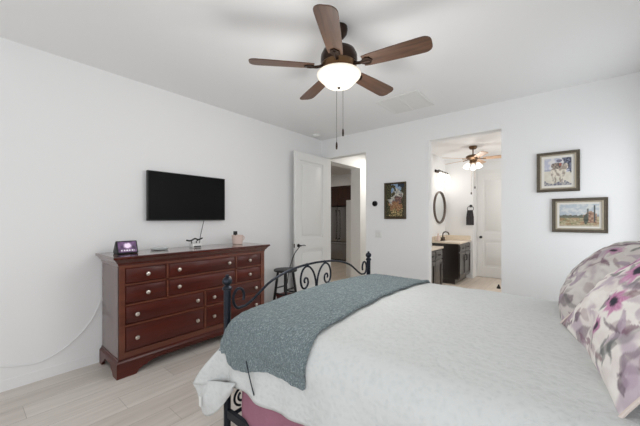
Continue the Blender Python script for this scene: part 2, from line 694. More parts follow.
# hall beyond the bedroom door
struct('floor_hall', box(BM(), -7.2, -2.2, BW + T, 8.6, -0.05, 0.0), M['floor_warm'], label='warm tile floor of hall and kitchen')
struct('ceiling_hall', box(BM(), -7.2, -2.2, BW + T, 8.6, H, H + 0.06), M['ceil'], label='ceiling of hall and kitchen')
HX0, HX1 = -3.62, -3.38
b = BM()
box(b, HX0, HX1, BW + T, 4.30, 0, H)
box(b, HX0, HX1, 4.30, 5.45, OH, H)
box(b, HX0, HX1, 5.45, 6.6, 0, H)
struct('wall_hall', b, M['trim'], label='white hall wall with opening into the kitchen')
struct('wall_hall_end', box(BM(), HX1, -2.32, 6.48, 6.6, 0, H), M['wall'], label='white end wall of the hall')
struct('wall_kitchen_partition', box(BM(), -3.93, HX0 - 0.002, 5.72, 5.86, 0, 1.775, 0.006), M['trim'], label='white half height partition at the kitchen')
struct('wall_kitchen_back', box(BM(), -7.2, -3.6, 8.40, 8.52, 0, H), M['wall'], label='kitchen back wall')
struct('wall_kitchen_soffit', box(BM(), -7.0, -4.4, 7.70, 8.40, 2.39, H), M['wall'], label='white soffit above kitchen cabinets')
struct('wall_kitchen_left', box(BM(), -7.2, -7.08, BW + T, 8.40, 0, H), M['wall'], label='kitchen left wall')
struct('wall_kitchen_front', box(BM(), -7.08, HX0, BW + T, BW + T + 0.1, 0, H), M['wall'], label='kitchen front wall')
struct('wall_kitchen_right', box(BM(), -3.72, -3.6, 6.6, 8.40, 0, H), M['wall'], label='kitchen right wall')

# bathroom
BL, BF, BRt = -2.20, 7.70, 0.45
struct('floor_bathroom', box(BM(), BL, BRt, BW + T, BF, -0.05, 0.0), M['floor_warm'], label='warm tile bathroom floor')
struct('ceiling_bathroom', box(BM(), BL, BRt, BW + T, BF, H, H + 0.06), M['ceil'], label='white bathroom ceiling')
struct('wall_bathroom_left', box(BM(), BL - 0.12, BL, BW + T, BF + 0.12, 0, H), M['wall'], label='white bathroom wall with oval mirror')
struct('wall_bathroom_far', box(BM(), BL, BRt, BF, BF + 0.12, 0, H), M['wall'], label='white far wall of the bathroom')
struct('wall_bathroom_right', box(BM(), BRt, BRt + 0.12, BW + T, BF + 0.12, 0, H), M['wall'], label='white right wall of the bathroom')
struct('wall_bathroom_jog', box(BM(), BL, -1.60, 7.35, BF, 0, H), M['wall'], label='white bathroom wall with hanging towel')
b = BM()
box(b, -1.60, -1.565, BF - 0.02, BF, 0, 2.46)
box(b, -0.735, -0.665, BF - 0.02, BF, 0, 2.46)
box(b, -1.565, -0.735, BF - 0.02, BF, 2.40, 2.46)
struct('trim_bathroom_door', b, M['trim'], label='white casing around the bathroom door')
baseboard('baseboard_bathroom', -1.655, -1.60, 7.338, 7.35)


# ------------------------------------------------------------------ panel doors
def panel_door(name, label, W, mtx, handle_side, cat_loc, lever):
    """leaf in local x 0..W (hinge at 0), y thickness, z up; mtx to world."""
    t = thing(name, label, 'door', cat_loc)
    t['kind'] = 'structure'
    th, hz = 0.036, OH - 0.02
    st = 0.115
    b = BM()
    box(b, 0, st, 0, th, 0.008, hz, 0.002, 1)
    box(b, W - st, W, 0, th, 0.008, hz, 0.002, 1)
    for z0, z1 in ((0.008, 0.24), (0.84, 1.02), (hz - 0.13, hz)):
        box(b, st - 0.003, W - st + 0.003, 0.0004, th - 0.0004, z0, z1, 0.0015, 1)
    obj('door_frame', xf(b, mtx), M['door'], t)
    for z0, z1 in ((0.24, 0.84), (1.02, hz - 0.13)):
        b = BM()
        box(b, st - 0.004, W - st + 0.004, 0.012, th - 0.012, z0 - 0.004, z1 + 0.004)
        for ya, yb in ((0.004, 0.013), (th - 0.013, th - 0.004)):
            box(b, st + 0.05, W - st - 0.05, ya, yb, z0 + 0.05, z1 - 0.05, 0.007, 2)
        obj('panel', xf(b, mtx), M['door'], t)
    xh = W - 0.07
    for side in (-1, 1):
        yb = 0 if side < 0 else th
        b = BM()
        rot = Matrix.Rotation(pi / 2 * (1 if side < 0 else -1), 4, 'X')
        lathe(b, [(0.026, 0), (0.028, 0.004), (0.026, 0.010), (0.012, 0.014), (0.010, 0.045), (0.013, 0.05), (0.013, 0.056), (0.002, 0.058)], (0, 0, 0), 20, rot)
        yy = yb + side * 0.050
        if lever:
            tube(b, smooth_path([(0, side * 0.05, 0), (-0.03, side * 0.053, 0.002), (-0.07, side * 0.052, 0.004), (-0.115, side * 0.05, -0.004)], 5), [0.008] * 4 + [0.007] * 8 + [0.006] * 4, 8)
        else:
            lathe(b, [(0.004, 0.04), (0.022, 0.046), (0.029, 0.058), (0.026, 0.07), (0.012, 0.078), (0.002, 0.079)], (0, 0, 0), 20, rot)
        xf(b, Matrix.Translation((xh, yb, 0.92)))
        obj('door_handle', xf(b, mtx), M['black'], t)
    b = BM()
    box(b, W - 0.001, W + 0.0015, th * 0.2, th * 0.8, 0.89, 0.95, 0.0006, 1)
    obj('latch_plate', xf(b, mtx), M['bronze'], t)
    b = BM()
    for z in (0.2, 0.85, 1.55, 2.2):
        lathe(b, [(0.006, z), (0.006, z + 0.09)], (-0.006, 0, 0), 10)
    obj('hinges', xf(b, mtx), M['bronze'], t)
    return t


# open leaf: hinge at (-3.17,4.10), swung into the room past 90 degrees
ang = radians(-90.5)
mtx = Matrix.Translation((-3.262, 4.112, 0)) @ Matrix.Rotation(ang, 4, 'Z')
panel_door('door_1', 'open white two panel bedroom door standing near the left wall', 0.80, mtx, 1, (-3.26, 4.1, 0), True)
mtx = Matrix.Translation((-0.735, BF - 0.001, 0)) @ Matrix.Rotation(pi, 4, 'Z')
panel_door('door_2', 'closed white two panel door at the far end of the bathroom', 0.83, mtx, 1, (-0.735, BF, 0), False)


# ------------------------------------------------------------------ dresser
def dresser():
    t = thing('dresser', 'long mahogany ten drawer dresser with nickel knobs against the left wall', 'dresser', (-3.1, 1.625, 0))
    xb, xf_ = -3.338, -2.882
    y0, y1 = 0.845, 2.405
    b = BM()
    # carcass: sides, back, top board, bottom board, face frame
    box(b, xb, xf_, y0, y0 + 0.03, 0.10, 0.955, 0.002, 1)
    box(b, xb, xf_, y1 - 0.03, y1, 0.10, 0.955, 0.002, 1)
    box(b, xb, xb + 0.012, y0 + 0.03, y1 - 0.03, 0.10, 0.955)
    box(b, xb, xf_ - 0.02, y0 + 0.03, y1 - 0.03, 0.15, 0.17)
    box(b, xb, xf_, y0 + 0.03, y1 - 0.03, 0.935, 0.955)
    obj('body', b, M['mahogany_v'], t)
    b = BM()
    # face frame rails and stiles
    X0, X1 = xf_ - 0.022, xf_ + 0.004
    box(b, X0, X1, y0, 0.892, 0.15, 0.955, 0.003, 1)
    box(b, X0, X1, 2.350, y1, 0.15, 0.955, 0.003, 1)
    box(b, X0, X1 - 0.001, 0.89, 2.352, 0.918, 0.955)
    box(b, X0, X1 - 0.001, 0.89, 2.352, 0.15, 0.203)
    for z in (0.774, 0.600, 0.424):
        box(b, X0, X1 - 0.002, 0.89, 2.352, z - 0.008, z + 0.008)
    for y in (1.242, 1.998):
        box(b, X0, X1 - 0.002, y - 0.009, y + 0.009, 0.60, 0.92)
    box(b, X0, X1 - 0.002, 1.612, 1.632, 0.20, 0.60)
    obj('face_frame', b, M['mahogany_edge'], t)
    # top with stepped crown moulding
    b = BM()
    prof = [(0.0, 0.935), (0.006, 0.945), (0.008, 0.958), (0.018, 0.966), (0.030, 0.984), (0.040, 0.996), (0.050, 1.000), (0.052, 1.016), (0.048, 1.022)]
    rings = []
    for d, z in prof:
        rings.append([b.verts.new(p) for p in ((xb, y0 - d, z), (xf_ + d, y0 - d, z), (xf_ + d, y1 + d, z), (xb, y1 + d, z))])
    for a, c in zip(rings, rings[1:]):
        for i in range(4):
            j = (i + 1) % 4
            b.faces.new((a[i], a[j], c[j], c[i]))
    b.faces.new(rings[-1])
    b.faces.new(list(reversed(rings[0])))
    obj('top', b, M['mahogany_top'], t, sharp=25)
    # plinth with bracket feet: front and two sides
    b = BM()
    yA, yB = y0 - 0.02, y1 + 0.02
    fr = [(yA, 0), (yA + 0.15, 0), (yA + 0.165, 0.03), (yA + 0.20, 0.05), (yA + 0.235, 0.058), (yA + 0.27, 0.075), (yA + 0.32, 0.085),
          (yB - 0.32, 0.085), (yB - 0.27, 0.075), (yB - 0.235, 0.058), (yB - 0.20, 0.05), (yB - 0.165, 0.03), (yB - 0.15, 0), (yB, 0), (yB, 0.125), (yA, 0.125)]
    prism(b, fr, 'x', xf_ - 0.005, xf_ + 0.022)
    xA, xB = xb, xf_ + 0.022
    sd = [(xA, 0), (xA + 0.06, 0), (xA + 0.08, 0.03), (xA + 0.12, 0.05), (xA + 0.15, 0.085), (xB - 0.19, 0.085), (xB - 0.155, 0.05), (xB - 0.12, 0.03), (xB - 0.10, 0), (xB - 0.027, 0), (xB - 0.027, 0.125), (xA, 0.125)]
    prism(b, sd, 'y', yA, yA + 0.024)
    prism(b, sd, 'y', yB - 0.024, yB)
    # cove step above the plinth
    pr = [(0.020, 0.125), (0.014, 0.136), (0.006, 0.142), (0.003, 0.155)]
    rings = [[b.verts.new(p) for p in ((xb, y0 - d, z), (xf_ + d, y0 - d, z), (xf_ + d, y1 + d, z), (xb, y1 + d, z))] for d, z in pr]
    for a, c in zip(rings, rings[1:]):
        for i in range(4):
            j = (i + 1) % 4
            b.faces.new((a[i], a[j], c[j], c[i]))
    b.faces.new(rings[-1])
    b.faces.new(list(reversed(rings[0])))
    obj('plinth', b, M['mahogany'], t, sharp=25)

    def drawer(ya, yb, za, zb, knobs):
        b = BM()
        xq = xf_ - 0.004
        box(b, xq - 0.30, xq, ya + 0.003, yb - 0.003, za + 0.003, zb - 0.003, 0.002, 1)
        # slightly raised front field
        box(b, xq - 0.002, xq + 0.003, ya + 0.012, yb - 0.012, za + 0.012, zb - 0.012, 0.003, 2)
        d = obj('drawer', b, M['mahogany'], t)
        for yk in knobs:
            b = BM()
            lathe(b, [(0.008, 0), (0.007, 0.012), (0.009, 0.016), (0.0165, 0.020), (0.018, 0.026), (0.016, 0.031), (0.009, 0.034), (0.001, 0.035)], (xq + 0.002, yk, (za + zb) / 2), 18, Matrix.Rotation(pi / 2, 4, 'Y'))
            obj('knob', b, M['knob'], d)
    for za, zb in ((0.782, 0.920), (0.608, 0.766)):
        drawer(0.892, 1.233, za, zb, (1.066,))
        drawer(1.251, 1.989, za, zb, (1.345, 1.898))
        drawer(2.007, 2.350, za, zb, (2.176,))
    for za, zb in ((0.432, 0.592), (0.203, 0.416)):
        drawer(0.892, 1.612, za, zb, (0.98, 1.53))
        drawer(1.632, 2.350, za, zb, (1.714, 2.266))
    return t


dresser()

# ------------------------------------------------------------------ television
t = thing('television', 'flat black television mounted on the left wall above the dresser', 'television', (-3.31, 1.665, 1.32))
TVX = -3.296
b = BM(); box(b, TVX - 0.038, TVX, 1.222, 2.120, 1.320, 1.840, 0.004, 2); obj('casing', b, M['black'], t)
b = BM(); box(b, TVX - 0.001, TVX + 0.0012, 1.230, 2.112, 1.336, 1.832); obj('screen', b, M['screen'], t)
b = BM(); box(b, LW, TVX - 0.036, 1.45, 1.90, 1.45, 1.72, 0.003, 1); obj('wall_bracket', b, M['black'], t)
b = BM(); tube(b, smooth_path([(-3.318, 1.850, 1.325), (-3.322, 1.832, 1.24), (-3.325, 1.812, 1.15), (-3.30, 1.785, 1.06), (-3.26, 1.76, 1.029)], 8), 0.0035, 8)
tag(obj('television_cable', b, M['black']), 'thin black cable running from television down to the dresser', 'cable')

# ------------------------------------------------------------------ things on the dresser
DT = 1.022
t = thing('smart_display', 'small wedge shaped smart display with lit purple screen on dresser', 'smart display', (-3.10, 0.97, DT))
ya, yb = 0.882, 1.052
b = BM()
body = [(-3.050, DT + 0.001), (-3.046, DT + 0.010), (-3.086, DT + 0.112), (-3.094, DT + 0.117), (-3.102, DT + 0.114), (-3.160, DT + 0.02), (-3.160, DT + 0.001)]
prism(b, body, 'y', ya, yb)
bmesh.ops.bevel(b, geom=[e for e in b.edges], offset=0.004, segments=2, affect='EDGES')
obj('body', b, M['black'], t)


def disp_pos(u, v):
    p0 = Vector((-3.0475 + 0.0022, 0, DT + 0.0165)); p1 = Vector((-3.0835 + 0.0022, 0, DT + 0.1085))
    p = p0.lerp(p1, v); p.y = ya + 0.012 + u * (yb - ya - 0.024)
    return p


def disp_col(u, v):
    c = mixc(lin((40, 30, 52)), lin((120, 90, 130)), fbm(u * 4, v * 3, 2))
    d = math.hypot((u - 0.52) / 0.22, (v - 0.62) / 0.28)
    c = mixc(lin((226, 206, 230)), c, sst(0.5, 1.2, d + 0.3 * (fbm(u * 9, v * 9) - 0.5)))
    if 0.10 < v < 0.24 and 0.12 < u < 0.86 and math.sin(u * 44) > -0.3:
        c = lin((206, 204, 210))
    return c


grid_obj('screen', 40, 24, disp_pos, disp_col, M['lit_screen'], t)

b = BM()
lathe(b, [(0.035, DT), (0.075, DT + 0.004), (0.085, DT + 0.020), (0.081, DT + 0.020), (0.072, DT + 0.008), (0.002, DT + 0.006)], (-3.20, 1.30, 0), 28)
tag(obj('glass_dish', b, M['glass']), 'low clear glass dish on dresser beside the smart display', 'dish')

# small white media box with black cord bundle and a clip stand under the television
t = thing('media_box', 'small white box with black antenna arms on dresser below television', 'media box', (-3.16, 1.66, DT))
b = BM(); box(b, -3.20, -3.12, 1.610, 1.715, DT, DT + 0.045, 0.006, 3); obj('body', b, M['plastic_white'], t)
b = BM(); box(b, -3.121, -3.117, 1.622, 1.703, DT + 0.006, DT + 0.020, 0.002, 1); obj('front_strip', b, M['black'], t)
for (p, q) in (((-3.19, 1.63, DT + 0.045), (-3.15, 1.555, DT + 0.085)), ((-3.19, 1.69, DT + 0.045), (-3.16, 1.742, DT + 0.100))):
    b = BM(); tube(b, smooth_path([p, (p[0], p[1], p[2] + 0.022), q], 5), 0.005, 8)
    obj('antenna', b, M['black'], t)
b = BM()
tube(b, smooth_path([(-3.15, 1.555, DT + 0.085), (-3.15, 1.60, DT + 0.078), (-3.15, 1.65, DT + 0.098), (-3.155, 1.69, DT + 0.086), (-3.16, 1.742, DT + 0.100)], 6), 0.0085, 8)
obj('cross_bar', b, M['black'], t)

t = thing('ceramic_cup', 'blush pink ceramic cup on right end of dresser', 'cup', (-3.14, 2.195, DT))
b = BM()
lathe(b, [(0.050, DT), (0.058, DT + 0.004), (0.066, DT + 0.06), (0.071, DT + 0.110), (0.072, DT + 0.115), (0.066, DT + 0.115), (0.060, DT + 0.06), (0.050, DT + 0.012), (0.002, DT + 0.010)], (-3.14, 2.195, 0), 28)
obj('body', b, M['ceramic'], t)
b = BM()
tube(b, smooth_path([(-3.14, 2.263, DT + 0.10), (-3.14, 2.290, DT + 0.092), (-3.14, 2.290, DT + 0.06), (-3.14, 2.256, DT + 0.045)], 6), 0.006, 8)
obj('handle', b, M['ceramic'], t)
t = thing('black_clip', 'small black clip standing in the blush pink cup', 'clip', (-3.14, 2.18, DT + 0.013))
b = BM(); tube(b, [(-3.135, 2.17, DT + 0.013), (-3.14, 2.165, DT + 0.125)], 0.006, 8); obj('stem', b, M['black'], t)
b = BM(); box(b, -3.150, -3.130, 2.140, 2.188, DT + 0.120, DT + 0.165, 0.004, 2); obj('head', b, M['black'], t)

# loose white cable drooping on the wall beside the dresser
b = BM()
tube(b, smooth_path([(-3.345, 0.832, 0.56), (-3.351, 0.757, 0.391), (-3.351, 0.621, 0.247), (-3.351, 0.499, 0.176), (-3.351, 0.406, 0.151), (-3.351, 0.299, 0.168), (-3.351, 0.196, 0.199), (-3.351, 0.05, 0.24), (-3.351, -0.1, 0.26), (-3.351, -0.3, 0.28)], 8), 0.004, 8)
tag(obj('wall_cable', b, M['cable_white']), 'white cable drooping along the left wall beside the dresser', 'cable')

# ------------------------------------------------------------------ ceiling fan
def blade_shape(r0, r1, w0, w1, th, n=10):
    """flat blade outline along +x with a rounded tip."""
    pts = []
    for i in range(n + 1):
        s = i / n
        pts.append((r0 + (r1 - 0.05 - r0) * s, w0 + (w1 - w0) * (s ** 0.7)))
    cap = [(r1 - 0.05 + 0.05 * math.sin(a), w1 * (0.35 + 0.65 * math.cos(a)) if a < pi / 2 - 0.01 else w1 * 0.35) for a in [pi / 2 * k / 5 for k in range(1, 6)]]
    top = pts + cap
    poly = [(x, y) for x, y in top] + [(x, -y) for x, y in reversed(top)]
    b = BM()
    prism(b, poly, 'z', -th / 2, th / 2)
    bmesh.ops.bevel(b, geom=[e for e in b.edges if abs(e.verts[0].co.z - e.verts[1].co.z) < 1e-6], offset=0.0015, segments=1, affect='EDGES')
    return b


def ceiling_fan():
    hx, hy = -1.277, 1.766
    t = thing('ceiling_fan', 'five bladed walnut and bronze ceiling fan with glowing bowl light above the bed', 'ceiling fan', (hx, hy, 2.30))
    c = (hx, hy, 0)
    b = BM(); lathe(b, [(0.062, 2.738), (0.064, 2.72), (0.058, 2.69), (0.036, 2.662), (0.022, 2.655)], c, 28); obj('canopy', b, M['bronze'], t)
    b = BM(); lathe(b, [(0.013, 2.66), (0.013, 2.55)], c, 14); obj('downrod', b, M['bronze'], t)
    b = BM(); lathe(b, [(0.03, 2.590), (0.085, 2.580), (0.118, 2.560), (0.132, 2.530), (0.134, 2.490), (0.128, 2.470), (0.10, 2.455), (0.05, 2.452)], c, 36); obj('motor', b, M['bronze'], t)
    b = BM(); lathe(b, [(0.125, 2.474), (0.129, 2.462), (0.112, 2.442), (0.09, 2.430), (0.085, 2.400), (0.05, 2.398)], c, 36); obj('switch_housing', b, M['brass'], t)
    b = BM(); lathe(b, [(0.140, 2.402), (0.157, 2.400), (0.161, 2.391), (0.155, 2.376), (0.139, 2.359), (0.122, 2.344), (0.108, 2.328), (0.090, 2.313), (0.058, 2.303), (0.025, 2.2998), (0.004, 2.2995)], c, 40); obj('glass_bowl', b, M['bowl'], t)
    b = BM(); lathe(b, [(0.012, 2.301), (0.012, 2.296), (0.006, 2.288), (0.001, 2.286)], c, 14); obj('finial', b, M['bronze'], t)
    for k in range(5):
        a = radians(10.99 + 72 * k)
        pitch = Matrix.Rotation(radians(-12), 4, 'X')
        mt = Matrix.Translation((hx, hy, 2.447)) @ Matrix.Rotation(a, 4, 'Z')
        b = blade_shape(0.185, 0.645, 0.050, 0.070, 0.007)
        bl = obj_local('blade', b, M['blade'], t, mt @ pitch)
        # blade-local grain: rotate texture by object is not needed, grain uses object x; keep per-blade direction
        b = BM()
        tube(b, smooth_path([(0.10, 0, 0.012), (0.14, 0, -0.002), (0.175, 0, -0.008), (0.235, 0, -0.008)], 5), [0.012] * 5 + [0.011] * 5 + [0.010] * 6, 8)
        prism(b, [(0.17, 0.012), (0.205, 0.036), (0.235, 0.030), (0.255, 0), (0.235, -0.030), (0.205, -0.036), (0.17, -0.012)], 'z', -0.011, -0.004)
        o = obj('blade_iron', b, M['bronze'], None, (0, 0, 0)); o.parent = bl
    for (dx, dy, z) in ((-0.006, -0.02, 1.845), (0.022, 0.02, 1.945)):
        b = BM()
        tube(b, [(hx + dx, hy + dy, 2.30), (hx + dx, hy + dy, z + 0.03)], 0.0013, 6)
        pc = obj('pull_chain', b, M['bronze'], t)
        b = BM()
        lathe(b, [(0.002, z + 0.055), (0.006, z + 0.045), (0.0075, z + 0.02), (0.006, z), (0.001, z - 0.003)], (hx + dx, hy + dy, 0), 12)
        obj('pull_bob', b, M['bronze'], pc)
    return hx, hy


fx, fy = ceiling_fan()
point('room_fill_below_fan', (fx, fy, 1.80), 23, (1.0, 0.985, 0.96), 0.35)  # unseen fill lamp hung below the bowl, added to even out the room

# ceiling vent grille and smoke detector
t = thing('ceiling_vent', 'white louvred return air grille in the ceiling near the fan', 'vent', (-1.49, 3.45, H - 0.01))
vx0, vx1, vy0, vy1 = -1.755, -1.235, 3.16, 3.69
b = BM()
z0, z1 = H - 0.010, H
box(b, vx0, vx1, vy0, vy0 + 0.03, z0, z1, 0.002, 1); box(b, vx0, vx1, vy1 - 0.03, vy1, z0, z1, 0.002, 1)
box(b, vx0, vx0 + 0.03, vy0 + 0.03, vy1 - 0.03, z0, z1, 0.002, 1); box(b, vx1 - 0.03, vx1, vy0 + 0.03, vy1 - 0.03, z0, z1, 0.002, 1)
box(b, (vx0 + vx1) / 2 - 0.012, (vx0 + vx1) / 2 + 0.012, vy0 + 0.03, vy1 - 0.03, z0, z1)
obj('frame', b, M['plastic_white'], t)
b = BM()
box(b, vx0 + 0.03, vx1 - 0.03, vy0 + 0.03, vy1 - 0.03, H - 0.003, H)
for k in range(22):
    y = vy0 + 0.04 + k * (vy1 - vy0 - 0.08) / 21
    box(b, vx0 + 0.03, vx1 - 0.03, y - 0.008, y + 0.008, H - 0.0055, H - 0.0030)
obj('louvres', b, M['plastic_white'], t)
b = BM()
lathe(b, [(0.065, H), (0.066, H - 0.012), (0.060, H - 0.026), (0.045, H - 0.034), (0.002, H - 0.035)], (-3.20, 3.78, 0), 28)
tag(obj('smoke_detector', b, M['plastic_white']), 'round white smoke detector on the ceiling near the far left corner', 'smoke detector')


# ------------------------------------------------------------------ pictures on the back wall
def framed(name, label, x0, x1, z0, z1, fw, matw, paint, frame_m, nu, nv, lip=True):
    t = thing(name, label, 'picture', ((x0 + x1) / 2, BW, z0))
    yF, yW = BW - 0.030, BW - 0.001
    prof = [(0.0, yW), (0.0, yF + 0.006), (0.006, yF), (fw * 0.45, yF + 0.004), (fw * 0.7, yF + 0.002), (fw, yF + 0.014), (fw, yW)]
    b = BM()
    rings = [[b.verts.new((x, y, z)) for (x, z) in ((x0 + d, z0 + d), (x1 - d, z0 + d), (x1 - d, z1 - d), (x0 + d, z1 - d))] for d, y in prof]
    n = len(rings)
    for q in range(n):
        a, c = rings[q], rings[(q + 1) % n]
        for i in range(4):
            j = (i + 1) % 4
            b.faces.new((a[i], a[j], c[j], c[i]))
    obj('frame', b, frame_m, t, sharp=20)
    if lip:
        b = BM()
        d0, d1 = fw - 0.012, fw + 0.003
        for (xa, xb, za, zb) in ((x0 + d0, x1 - d0, z0 + d0, z0 + d1), (x0 + d0, x1 - d0, z1 - d1, z1 - d0), (x0 + d0, x0 + d1, z0 + d1, z1 - d1), (x1 - d1, x1 - d0, z0 + d1, z1 - d1)):
            box(b, xa, xb, yF + 0.004, yF + 0.016, za, zb)
        obj('inner_lip', b, M['frame_lip'], t)
    yP = BW - 0.012
    if matw:
        b = BM(); box(b, x0 + fw - 0.002, x1 - fw + 0.002, yP, BW - 0.002, z0 + fw - 0.002, z1 - fw + 0.002); obj('mat_board', b, M['mat_board'], t)
    d = fw + matw
    if not matw:
        d -= 0.002

    def pos(u, v):
        return Vector((x0 + d + u * (x1 - x0 - 2 * d), yP - 0.0015, z0 + d + v * (z1 - z0 - 2 * d)))
    o = grid_obj('print', nu, nv, pos, paint, M['paint'], t)
    return t


def el(u, v, cu, cv, ru, rv):
    return math.hypot((u - cu) / ru, (v - cv) / rv)


def paint_donkey(u, v):
    n = fbm(u * 5, v * 5, 1.0)
    f = fbm(u * 14, v * 14, 4)
    c = mixc(lin((186, 188, 202)), lin((222, 219, 218)), sst(0.3, 0.7, n))
    if v < 0.60 - 0.25 * u + 0.05 * math.sin(u * 7):
        c = mixc(lin((150, 154, 176)), lin((190, 190, 200)), n)
    if v < 0.50 + 0.04 * math.sin(u * 5 + 1):
        c = mixc(lin((204, 198, 182)), lin((226, 221, 208)), n)
    if v < 0.13 + 0.06 * math.sin(u * 9 + 2) + 0.1 * (n - .5):
        c = mixc(lin((104, 106, 124)), lin((178, 174, 170)), sst(0.35, 0.65, f))
    if u > 0.66 + 0.3 * (n - .5) and v > 0.62 + 0.4 * (f - .5) - 0.5 * (u - 0.7):
        c = mixc(lin((60, 62, 78)), lin((128, 132, 148)), sst(0.35, 0.65, f))
    body = min(el(u, v, 0.47, 0.50, 0.25, 0.17), el(u, v, 0.70, 0.56, 0.12, 0.19), el(u, v, 0.80, 0.68, 0.09, 0.12))
    legs = any(abs(u - x - 0.015 * math.sin(v * 22 + x * 9)) < 0.036 - 0.02 * (0.4 - v) and 0.09 < v < 0.44 for x in (0.31, 0.41, 0.60, 0.70))
    if body < 1.0 + 0.25 * (n - .5) or legs:
        c = mixc(lin((158, 146, 134)), lin((224, 216, 202)), sst(0.35, 0.65, fbm(u * 9, v * 7, 2)))
    if el(u, v, 0.46, 0.72, 0.19, 0.11) < 1 + 0.4 * (n - .5):
        c = mixc(lin((92, 84, 80)), lin((166, 152, 140)), sst(0.3, 0.7, f))
    if el(u, v, 0.60, 0.76, 0.05, 0.06) < 1:
        c = lin((158, 96, 84))
    if el(u, v, 0.56, 0.90, 0.10, 0.06) < 1 + 0.3 * (f - .5):
        c = lin((118, 118, 136))
    return c


def paint_desert(u, v):
    n = fbm(u * 6, v * 6, 3)
    f = fbm(u * 16, v * 20, 6)
    c = mixc(lin((176, 186, 194)), lin((208, 210, 208)), sst(0.3, 0.7, n))
    if v < 0.50 + 0.03 * math.sin(u * 8):
        c = lin((150, 156, 162))
    if v < 0.44:
        c = mixc(lin((150, 138, 108)), lin((190, 178, 150)), sst(0.3, 0.7, f))
        c = mixc(c, lin((112, 120, 84)), sst(0.42, 0.62, fbm(u * 5, v * 9, 9)) * max(0, 0.95 - u))
        c = mixc(c, lin((170, 130, 100)), sst(0.5, 0.7, fbm(u * 6 + 3, v * 9, 2)) * 0.6)
    tr = fbm(u * 14, 0.5, 7)
    if 0.38 < v < 0.42 + 0.18 * tr and u < 0.72:
        c = mixc(lin((74, 80, 72)), lin((126, 128, 112)), f)
    hill = 0.70 - abs(u - 0.80) * 1.1
    if 0.62 + 0.06 * (n - .5) < u < 0.95 and 0.16 < v < min(0.68, hill + 0.12 * (f - .4)):
        c = mixc(lin((128, 96, 80)), lin((184, 154, 132)), sst(0.3, 0.7, f))
    if el(u, v, 0.68, 0.34, 0.06, 0.22) < 1 + 0.5 * (f - .5):
        c = mixc(lin((58, 64, 58)), lin((100, 104, 90)), n)
    if abs(u - 0.885) < 0.020 and 0.2 < v < 0.93:
        c = lin((78, 82, 82))
    if abs(u - 0.725) < 0.014 and 0.4 < v < 0.80 or (abs(v - 0.72) < 0.03 and 0.70 < u < 0.74):
        c = lin((100, 100, 94))
    if v < 0.06:
        c = mixc(c, lin((204, 196, 180)), 0.5)
    return c


def paint_garden(u, v):
    n = fbm(u * 5, v * 8, 5)
    f = fbm(u * 16, v * 24, 1)
    g = fbm(u * 30, v * 46, 3)
    c = mixc(lin((104, 138, 178)), lin((156, 178, 198)), n)
    if v < 0.86 + 0.3 * (n - .5) - 0.25 * abs(u - 0.55):
        c = mixc(lin((128, 134, 136)), lin((206, 200, 186)), sst(0.3, 0.65, f))
    if v < 0.70 - abs(u - 0.66) * 0.7 + 0.35 * (n - 0.5):
        c = mixc(lin((62, 50, 52)), lin((140, 104, 96)), sst(0.32, 0.68, f))
    if v < 0.44 + 0.2 * (n - .5):
        c = mixc(lin((104, 68, 46)), lin((188, 150, 106)), sst(0.36, 0.64, g))
        if f > 0.56:
            c = mixc(lin((100, 54, 40)), lin((170, 118, 76)), g)
    if v < 0.24 + 0.2 * (n - .5):
        c = mixc(lin((66, 60, 36)), lin((190, 168, 116)), sst(0.4, 0.68, f))
    if u < 0.26 + 0.5 * (n - .5) + (0.14 if v > .55 else 0) - (0.16 if .36 < v < .55 else 0):
        c = mixc(lin((28, 30, 24)), lin((116, 108, 56)), sst(0.5, 0.72, g))
    if u > 0.86 + 0.3 * (n - .5):
        c = mixc(lin((38, 38, 34)), lin((104, 96, 64)), sst(0.45, 0.7, g))
    if u > 0.66 and v > 0.90 + 0.1 * (n - .5):
        c = lin((44, 52, 66))
    if v < 0.05:
        c = mixc(c, lin((40, 34, 22)), 0.7)
    return c


framed('framed_picture', 'framed picture of a laden animal, pale mat, upper of the two on the right', -0.244, 0.121, 1.632, 2.063, 0.040, 0.028, paint_donkey, M['frame'], 64, 72)
framed('framed_picture', 'wide framed desert landscape picture, lower of the two on the right', -0.110, 0.331, 1.196, 1.556, 0.042, 0.022, paint_desert, M['frame'], 80, 56)
framed('framed_painting', 'small unmatted garden painting in dark frame between the doorways', -2.118, -1.775, 1.337, 1.880, 0.026, 0.0, paint_garden, M['frame_dark'], 48, 80, lip=False)

# thermostat and light switch
t = thing('thermostat', 'round black thermostat on the wall left of the garden painting', 'thermostat', (-2.284, BW, 1.545))
R90 = Matrix.Rotation(pi / 2, 4, 'X')
b = BM(); lathe(b, [(0.042, 0), (0.043, 0.018), (0.040, 0.024), (0.034, 0.026)], (-2.284, BW, 1.576), 32, R90); obj('body', b, M['black'], t)
b = BM(); lathe(b, [(0.034, 0.0255), (0.033, 0.0275), (0.001, 0.028)], (-2.284, BW, 1.576), 32, R90); obj('dial_face', b, M['screen'], t)
t = thing('light_switch', 'white light switch plate below the thermostat', 'light switch', (-2.223, BW, 1.05))
b = BM(); box(b, -2.280, -2.165, BW - 0.006, BW, 1.05, 1.165, 0.003, 2); obj('plate', b, M['plastic_white'], t)
for x in (-2.250, -2.195):
    b = BM(); box(b, x - 0.016, x + 0.016, BW - 0.010, BW - 0.005, 1.075, 1.140, 0.002, 1); obj('rocker', b, M['plastic_white'], t)

